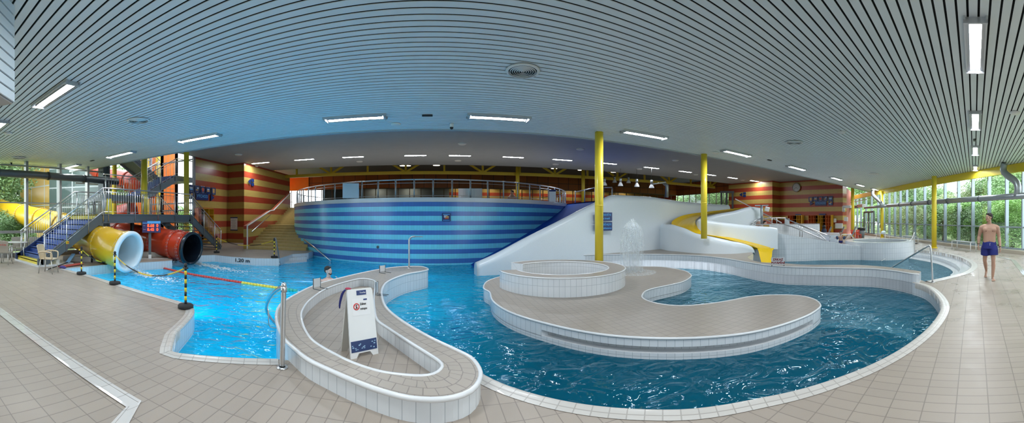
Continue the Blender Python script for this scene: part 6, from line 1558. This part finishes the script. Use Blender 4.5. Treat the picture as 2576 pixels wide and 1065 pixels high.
def wall_signs(Xw, s_, pxs, yz, xz, side, big, arrow, small):
    """pictograms along the wall x = Xw"""
    rt = Vector((0, 1, 0)) if s_ > 0 else Vector((0, -1, 0))
    for k, (x, y) in enumerate(pxs):
        yy = Xw / math.tan(az(x)); p = Vector((Xw, yy, CZ + (550 - y) / F * math.hypot(Xw, yy))); i = k
        nm = ['wave', 'bather', 'red cross', 'seated bather', 'ochre door', 'massage'][k]
        sign_board(p, rt, .46, .46, 'pictogram_sign', 'navy %s pictogram plate on the %s striped wall' % (nm, side), arts[k], group='pictogram plates on the %s striped wall' % side)
    x0, x1, y = big; ya, yb = Xw / math.tan(az(x0)), Xw / math.tan(az(x1)); ym = (ya + yb) / 2; p = Vector((Xw, ym, CZ + (550 - y) / F * math.hypot(Xw, ym)))
    sign_board(p, rt, abs(yb - ya), .46, 'exit_sign', 'wide navy direction board with pale blue word on the %s striped wall' % side, None, [(0, 0, 'VÝCHOD')], .26)
    x, y, dr = arrow; yy = Xw / math.tan(az(x)); p = Vector((Xw, yy, CZ + (550 - y) / F * math.hypot(Xw, yy))); M = frame_at(p, rt); b = B()
    tri = [(-.16 * dr, .22), (-.16 * dr, -.22), (.2 * dr, 0)]; idf = [b.V(M @ Vector((a, c, .02))) for a, c in tri]; idb = [b.V(M @ Vector((a, c, -.02))) for a, c in tri]; b.Fc(idf); b.Fc(idb[::-1])
    for q in range(3): b.Fc([idf[q], idf[(q + 1) % 3], idb[(q + 1) % 3], idb[q]])
    o = b.ob('arrow_sign', m_navy); o['label'] = 'navy arrow beside the wide direction board on the %s striped wall' % side; o['category'] = 'sign'
wall_signs(-13.18, 1, [(481, 474.5), (496, 476.5), (510, 478), (523.5, 480), (537, 481.5), (481, 492)], 0, 0, 'left', (493, 524, 494.5), (534, 497.5, 1), None)
wall_signs(29.9, -1, [(2089.5, 500), (2076.5, 500), (2064, 500.5), (2051.5, 501), (2039.5, 502), (2089.5, 511)], 0, 0, 'right', (2050, 2079, 511.5), (2041.5, 512, 1), None)
for x, y, lb in ((2008, 541.5, 'small navy name plate above the smaller cubby shelf'), (2069, 540.5, 'small navy name plate above the larger cubby shelf')):
    yy = 29.9 / math.tan(az(x)); p = Vector((29.88, yy, CZ + (550 - y) / F * math.hypot(29.9, yy))); b = B(); b.box(p.x, p.y, p.z, .03, .65, .20); o = b.ob('name_plate', m_navy); o['label'] = lb; o['category'] = 'sign'
for x, y, lb in ((489.5, 539, 'small navy name plate above the orange part of the left cubby shelf'), (517.5, 540, 'small navy name plate above the amber part of the left cubby shelf')):
    yy = -13.2 / math.tan(az(x)); p = Vector((-13.17, yy, CZ + (550 - y) / F * math.hypot(13.2, yy))); b = B(); b.box(p.x, p.y, p.z, .03, .5, .17); o = b.ob('name_plate', m_navy); o['label'] = lb; o['category'] = 'sign'
# restroom style arrow signs near the corners
for x, y, Xw, lb in ((632, 458, -11.88, 'navy left arrow sign high on the striped wall above the stairs'), (1869, 490, 28.55, 'navy left arrow sign on the right striped wall beside the far windows')):
    yy = Xw / math.tan(az(x)); p = Vector((Xw, yy, CZ + (550 - y) / F * math.hypot(Xw, yy))); rt = Vector((0, 1, 0)) if Xw < 0 else Vector((0, -1, 0)); M = frame_at(p, rt); t = thing('arrow_sign', lb, 'sign', tuple(p)); b = B()
    idf = [b.V(M @ Vector((a, c, .02))) for a, c in ((-.1, .22), (-.48, 0), (-.1, -.22))]; b.Fc(idf); b.mbox(M @ Matrix.Translation((.2, .13, 0)), .36, .22, .03); b.mbox(M @ Matrix.Translation((.2, -.15, 0)), .36, .22, .03); b.ob('plate', m_navy, t)
# house rules board between the corner and the stairs
p = AZ(589, 564, 21.9); rt = Vector((1, 0, 0)); p = Vector((19.86 * math.tan(az(589)), 19.84, 1.65 + (550 - 564) / F * 23.1)); t = thing('info_board', 'white house rules board with navy ends on the left striped wall', 'notice board', tuple(p)); M = frame_at(p, rt); b = B(); b.mbox(M, .52, .80, .04); b.ob('paper', mat('paper', (.84, .85, .86), .6), t)
for sy in (-.42, .42): b = B(); b.mbox(M @ Matrix.Translation((0, sy, .01)), .56, .07, .05); b.ob('end_bar', m_navy, t)
b = B()
for q in range(13): b.mbox(M @ Matrix.Translation((-.02 * (q % 3), .30 - q * .05, .022)), .40 - .04 * (q % 4), .012, .003)
b.ob('text_lines', mat('print_grey', (.30, .32, .36), .6), t)
# double sign behind pillar 1 on the slide wall
for y, lb, l1_, l2_ in ((545.5, 'upper one of two navy signs on the white slide wall behind the yellow pillar', 'NESEDĚTE', 'na hraně'), (570, 'lower one of two navy signs on the white slide wall behind the yellow pillar', 'NEBĚHEJTE', 'po skluzavce')):
    p = AZ(1518.5, y, 13.92); p.y = 12.0; p.x = math.tan(az(1518.5)) * 12.0; rr = p.xy.length; p.z = CZ + (550 - y) / F * rr
    t, M = sign_board(p, (.999, .05, 0), .80, .34, 'warning_sign', lb, None, [(.10, .07, l1_), (.10, -.07, l2_)], .10)
# pictogram on the round wall
a_ = .045; p = Vector((DC.x + math.sin(.075) * (DR + .03), DC.y - math.cos(.075) * (DR + .03), 1.65 + (550 - 547) / F * 14.4)); p = Vector((14.42 * math.tan(az(1123)), drum_y(14.42 * math.tan(az(1123))) - .03, 1.70))
t, M = sign_board(p, (1, .06, 0), .36, .34, 'pictogram_sign', 'navy square plate with a swimmer emblem on the blue striped wall', [(m_pw, -.08, .10, .42, .30), (m_po, .10, .0, .36, .30), (m_pr, .0, -.14, .42, .14), (m_ltblue, 0, .36, .8, .10), (m_ltblue, 0, -.37, .8, .08)])
for x, y in ((952, 622),):
    X_ = 14.9 * math.tan(az(x)); p = Vector((X_, drum_y(X_) - .01, 0)); p.z = CZ + (550 - y) / F * p.xy.length; b = B(); b.lathe([(.001, .03), (.05, .03), (.06, 0)], p, 14, axis=(0, -1, 0)); o = b.ob('water_nozzle', m_gsteel); o['label'] = 'small dark nozzle low on the blue striped wall'; o['category'] = 'nozzle'
# depth mark on the pool edge
e0, e1 = U(585, 646.7), U(645, 650.4); d = (e1 - e0).normalized(); M = frame_at(U(609, 648.3) + Vector((0, 0, -.13)) + Vector((d.y, -d.x, 0)) * .012, d)
text_mesh('1,20 m', .20, M, 'depth_mark', mat('print_black', (.03, .03, .035), .5), None, bold=.004, sx=1.35, label='black depth lettering on the white pool edge', category='lettering')
# ZAKAZ POTAPENI board
p = U(1957, 670, .23); r = p.xy.length; rt = face_cam(1957); t = thing('warning_sign', 'white board with dark red capitals standing on the tiled stream wall', 'sign', tuple(p)); M = frame_at(p + Vector((0, 0, .15)), rt); b = B(); b.mbox(M, .40, .215, .012); b.ob('board', mat('notice_board_grey', (.66, .68, .70), .4), t)
m_dr = mat('dark_red_print', (.22, .012, .018), .5); text_mesh('ZÁKAZ', .092, M @ Matrix.Translation((0, .045, .008)), 'lettering', m_dr, t, bold=.004); text_mesh('POTÁPĚNÍ', .085, M @ Matrix.Translation((0, -.055, .008)), 'lettering', m_dr, t, bold=.0035)
for sg in (-1, 1): b = B(); e = p + rt * .18 * sg; b.box(e.x, e.y, .25, .02, .12, .045, rz=-az(1957)); b.ob('foot', m_black, t)
# wardrobe of boards on the upper floor
bx = lambda x0, x1, y0, y1, r, nm, lb, mt, cat: (lambda p, q: (lambda o: (o.__setitem__('kind', 'thing'), o.__setitem__('label', lb), o.__setitem__('category', cat)))( (lambda b: (b.box((p.x + q.x) / 2, (p.y + q.y) / 2, (p.z + q.z) / 2, (q.xy - p.xy).length, .15, abs(p.z - q.z), rz=math.atan2(q.y - p.y, q.x - p.x)), b.ob(nm, mt))[1])(B())))(AZ(x0, y1, r), AZ(x1, y0, r))
bx(862, 903, 462, 499, 15.4, 'partition_board', 'pale square board standing behind the balcony railing, left of centre', mat('pale_board', (.62, .68, .74), .5), 'partition')
b = B(); pts = [AZ(1153 + 6 * k, 474.5, 14.9 + .9 * math.sin(PI * (k / 10)) * -1 + .9) for k in range(11)]; b.wall([p.xy for p in pts], .05, 2.5, [p.z for p in pts]); o = b.ob('partition_screen', tile('ribbed_board', (.60, .66, .70), (.64, .70, .74), (.45, .5, .54), .09, 3, .006, .4)); o['label'] = 'pale curved ribbed screen standing behind the balcony railing at the centre'; o['category'] = 'screen'
t = thing('info_board', 'white notice with a navy head on the balcony railing end', 'notice board', tuple(AZ(1390, 493, 16.6))); M = frame_at(AZ(1390, 493, 16.6), face_cam(1390)); b = B(); b.mbox(M, .32, .56, .03); b.ob('paper', mat('paper', (.84, .85, .86), .6), t); b = B(); b.mbox(M @ Matrix.Translation((0, .25, .012)), .33, .09, .03); b.ob('header', m_navy, t)
t = thing('spout_pole', 'slanted flat spout pole on the white slide wall plateau', 'spout pole', tuple(A(1677, 16.8))); b = B(); b.tube([AZ(1677, 497, 17), AZ(1678, 468, 17), AZ(1669, 459.5, 17)], .09, 12); b.ob('pole', m_galv, t); b = B(); b.beam(AZ(1670, 459.5, 17), AZ(1646, 463, 16.6), .3, .05); b.ob('spray_head', m_wht, t)
t = thing('floodlight_post', 'galvanised post with a crossbar and a white floodlight beside the slide wall', 'floodlight', tuple(A(1916, 18.6))); b = B(); b.tube([AZ(1916, 566, 18.6), AZ(1916, 516, 18.6)], .07, 12); b.ob('post', m_galv, t); b = B(); b.beam(AZ(1899, 517.5, 18.6), AZ(1933, 517, 18.6), .08, .06); b.ob('crossbar', m_galv, t)
q = AZ(1930, 526.5, 18.5); b = B(); b.mbox(Matrix.Translation(q) @ Matrix.Rotation(-az(1930), 4, 'Z') @ Matrix.Rotation(.3, 4, 'Y') @ Matrix.Rotation(.3, 4, 'X'), .24, .12, .24); bevel(b.ob('floodlight', m_wht, t), .03)
# grey info panel beyond the rails, wall boxes, pipes, air curtain, benches
t = thing('info_board', 'grey sheet of rules on the rail beside the smaller cubby shelf', 'notice board', tuple(AZ(1980, 558, 19.2))); M = frame_at(AZ(1980, 558, 19.2), face_cam(1980)); b = B(); b.mbox(M, .27, .34, .02); b.ob('sheet', mat('grey_sheet', (.45, .48, .50), .5), t)
for x0, x1, y0, y1, nm, lb in ((2098, 2104, 550, 560, 'soap_dispenser', 'small white dispenser on the right striped wall'), (2124, 2133, 546.5, 557, 'first_aid_box', 'white box with a sign near the yellow pillar on the striped wall'), (2102, 2120, 562, 575, 'baby_changing_board', 'white folding changing board low on the striped wall')):
    ya, yb = 29.9 / math.tan(az(x0)), 29.9 / math.tan(az(x1)); r = math.hypot(29.9, (ya + yb) / 2); b = B(); b.box(29.85, (ya + yb) / 2, CZ + (550 - (y0 + y1) / 2) / F * r, .15, abs(ya - yb), (y1 - y0) / F * r); o = bevel(b.ob(nm, m_wht), .02); o['label'] = lb; o['category'] = 'wall box'
t = thing('white_pipe_pair', 'two white pipes bending down on the striped wall left of the yellow pillar', 'pipe', (29.6, 12.5, 3)); 
for k, (x, y0, y1) in enumerate(((2120.5, 519, 533), (2124, 522, 534))): b = B(); b.tube([AZ(2141, y0, 31.0), AZ(x + .5, y0, 31.6), AZ(x, y0 + 1, 31.6), AZ(x, y1, 31.6)], .07, 8); b.ob('pipe', m_wht, t)
q = wl(wallpoint_t(2178), -.5); t = thing('air_curtain', 'long white air curtain box above the glass door', 'air curtain', (q.x, q.y, 2.9)); b = B(); b.box(q.x, q.y, 2.92, 1.9, .4, .32, rz=math.atan2(WD.y, WD.x)); bevel(b.ob('housing', m_wht, t), .03); q2 = wl(wallpoint_t(2163), -.7); b = B(); b.box(q2.x, q2.y, 2.85, 2.6, .3, .28, rz=math.atan2(WD.y, WD.x)); b.ob('grille_box', m_lgrey, t)
for z in (3.35, 3.6): b = B(); e, f = wl(wallpoint_t(2150), -.9), wl(wallpoint_t(2196), -.6); b.tube([(e.x, e.y, z), (f.x, f.y, z + .12)], .04, 8); b.ob('feed_pipe', m_wht, t)
def bench_tube(x, off, L_, lb):
    tt = wallpoint_t(x); c = wl(tt, -off); t = thing('tubular_bench', lb, 'bench', (0, 0, 0), 0, 'white tubular benches by the glass front')
    for sg in (-1, 1): b = B(); b.tube([(L_ / 2 * sg, -.17, 0), (L_ / 2 * sg, -.17, .42), (L_ / 2 * sg, .17, .42), (L_ / 2 * sg, .17, 0)], .025, 8); b.ob('leg_frame', m_wht, t)
    b = B()
    for q in (-.12, 0, .12): b.box(0, q, .44, L_ + .1, .08, .03)
    b.ob('seat', mat('bench_seat_grey', (.50, .51, .52), .5), t); return local(t, (c.x, c.y, 0), math.atan2(WD.y, WD.x))
bench_tube(2258, 1.3, 1.9, 'white tubular bench behind the whirlpool, under the thick duct'); bench_tube(2322, 1.0, 1.7, 'white tubular bench left of the yellow pillar with the grey foot'); bench_tube(2462, 1.0, 1.7, 'white tubular bench half hidden behind the walking man')
q = wl(wallpoint_t(2343), -1.15); t = thing('flip_flops', 'dark pair of sandals left on the floor beside the yellow pillar foot', 'sandals', (q.x, q.y, 0)); 
for k in range(2): b = B(); b.ball((q.x + .25 * k, q.y, .03), .13, 12, 6, sx=1, sy=.5, sz=.25); b.ob('sandal', m_black, t)
q = wl(wallpoint_t(2257), -1.2); t = thing('towel', 'white and teal towel lying on the bench behind the whirlpool', 'towel', (q.x, q.y, .5)); b = B(); b.ball((q.x, q.y, .54), .26, 14, 8, sx=1.3, sy=.7, sz=.55); b.ob('towel_cloth', mat('white_teal_cloth', (.62, .72, .74), .8), t)

# ================================================================ FOUNTAIN AND SPLASHES
fcn = A(1590, 10.6); t = thing('fountain_jet', 'white veil of fountain water falling on the island behind the ring wall', 'fountain', (fcn.x, fcn.y, 0))
def veil_mat(name, dens):
    m = bpy.data.materials.new(name); m.use_nodes = True; nt = m.node_tree; nt.nodes.clear(); o = N(nt, 'ShaderNodeOutputMaterial'); tr2 = N(nt, 'ShaderNodeBsdfTransparent'); df = N(nt, 'ShaderNodeBsdfDiffuse'); tl = N(nt, 'ShaderNodeBsdfTranslucent'); a1 = N(nt, 'ShaderNodeMixShader'); a2 = N(nt, 'ShaderNodeMixShader')
    df.inputs[0].default_value = tl.inputs[0].default_value = (.85, .90, .93, 1); nt.links.new(df.outputs[0], a1.inputs[1]); nt.links.new(tl.outputs[0], a1.inputs[2]); a1.inputs[0].default_value = .5
    g = N(nt, 'ShaderNodeNewGeometry'); mp = N(nt, 'ShaderNodeMapping'); mp.inputs['Scale'].default_value = (14, 14, 1.2); ns = N(nt, 'ShaderNodeTexNoise'); ns.inputs['Scale'].default_value = 1; ns.inputs['Detail'].default_value = 4
    nt.links.new(g.outputs['Position'], mp.inputs[0]); nt.links.new(mp.outputs[0], ns.inputs['Vector']); mr = N(nt, 'ShaderNodeMapRange'); mr.inputs['From Min'].default_value = .35; mr.inputs['From Max'].default_value = .7; mr.inputs['To Max'].default_value = dens
    nt.links.new(ns.outputs['Fac'], mr.inputs['Value']); nt.links.new(mr.outputs[0], a2.inputs[0]); nt.links.new(tr2.outputs[0], a2.inputs[1]); nt.links.new(a1.outputs[0], a2.inputs[2]); nt.links.new(a2.outputs[0], o.inputs[0]); return m
m_veil = veil_mat('falling_water', .40)
b = B()
for k, rr in enumerate((.36, .27, .15)): b.lathe([(rr * .92, .02), (rr, .5), (rr, 1.0), (rr * .95, 1.30 + .05 * k), (rr * .6, 1.45 + .06 * k), (rr * .25, 1.5 + .06 * k)], fcn, 40)
b.ob('water_veil', m_veil, t)
b = B(); Rr = random.Random(5)
for k in range(800):
    a = Rr.uniform(0, 2 * PI); rad = Rr.uniform(.02, .40); z = 1.62 * (1 - (rad / .43) ** 2 * .5) * Rr.uniform(.55, 1.02); b.ball(fcn + Vector((math.cos(a) * rad, math.sin(a) * rad, z)), Rr.uniform(.004, .010), 5, 4)
o = b.ob('drops', mat('water_drops', (.8, .86, .9), .1), t); o['kind'] = 'stuff'
b = B(); b.lathe([(.75, .004), (.6, .015), (.3, .03), (.05, .04)], fcn, 36); b.ob('splash_foam', veil_mat('foam_film', .75), t)
def splash(c, d, L_, w_, label):
    t = thing('splash', label, 'splash', tuple(c)); b = B(); Rr = random.Random(int(abs(c.x) * 100)); d = Vector(d).normalized(); s_ = Vector((-d.y, d.x, 0))
    for k in range(420):
        u = Rr.random() ** 1.4; v = Rr.gauss(0, .3); p = c + d * (u * L_) + s_ * (v * w_ * (.4 + u)); rd = Rr.uniform(.012, .045) * (1 - .6 * u); p.z = ZW + .0 + rd * .2 + (1 - u) * max(0, Rr.gauss(0, .05)); b.ball(p, rd, 6, 4, sx=1.8, sy=1.8, sz=.35)
    o = b.ob('foam', mat('white_foam', (.80, .88, .92), .6), t); o['kind'] = 'stuff'
e = U(330, 684, ZW); splash(e, A(470, 9.5, 0) - A(345, 11.4, 0), 2.6, .55, 'white foam on the water below the white tube mouth')
e = U(487, 664, ZW); splash(e, U(600, 682, ZW) - U(490, 664, ZW), 3.2, .5, 'white foam on the water below the black tube mouth')
for c0_, r_ in ((A(341, 11.35), .0),):
    t = thing('water_sheet', 'sheet of water running out of the white tube mouth', 'water'
              , tuple(U(340, 680, ZW))); b = B(); q = [AZ(312, 672, 11.7), AZ(350, 668, 11.5), U(372, 690, ZW), U(312, 692, ZW)]; b.quad(*q); b.ob('sheet', veil_mat('running_water', .7), t)
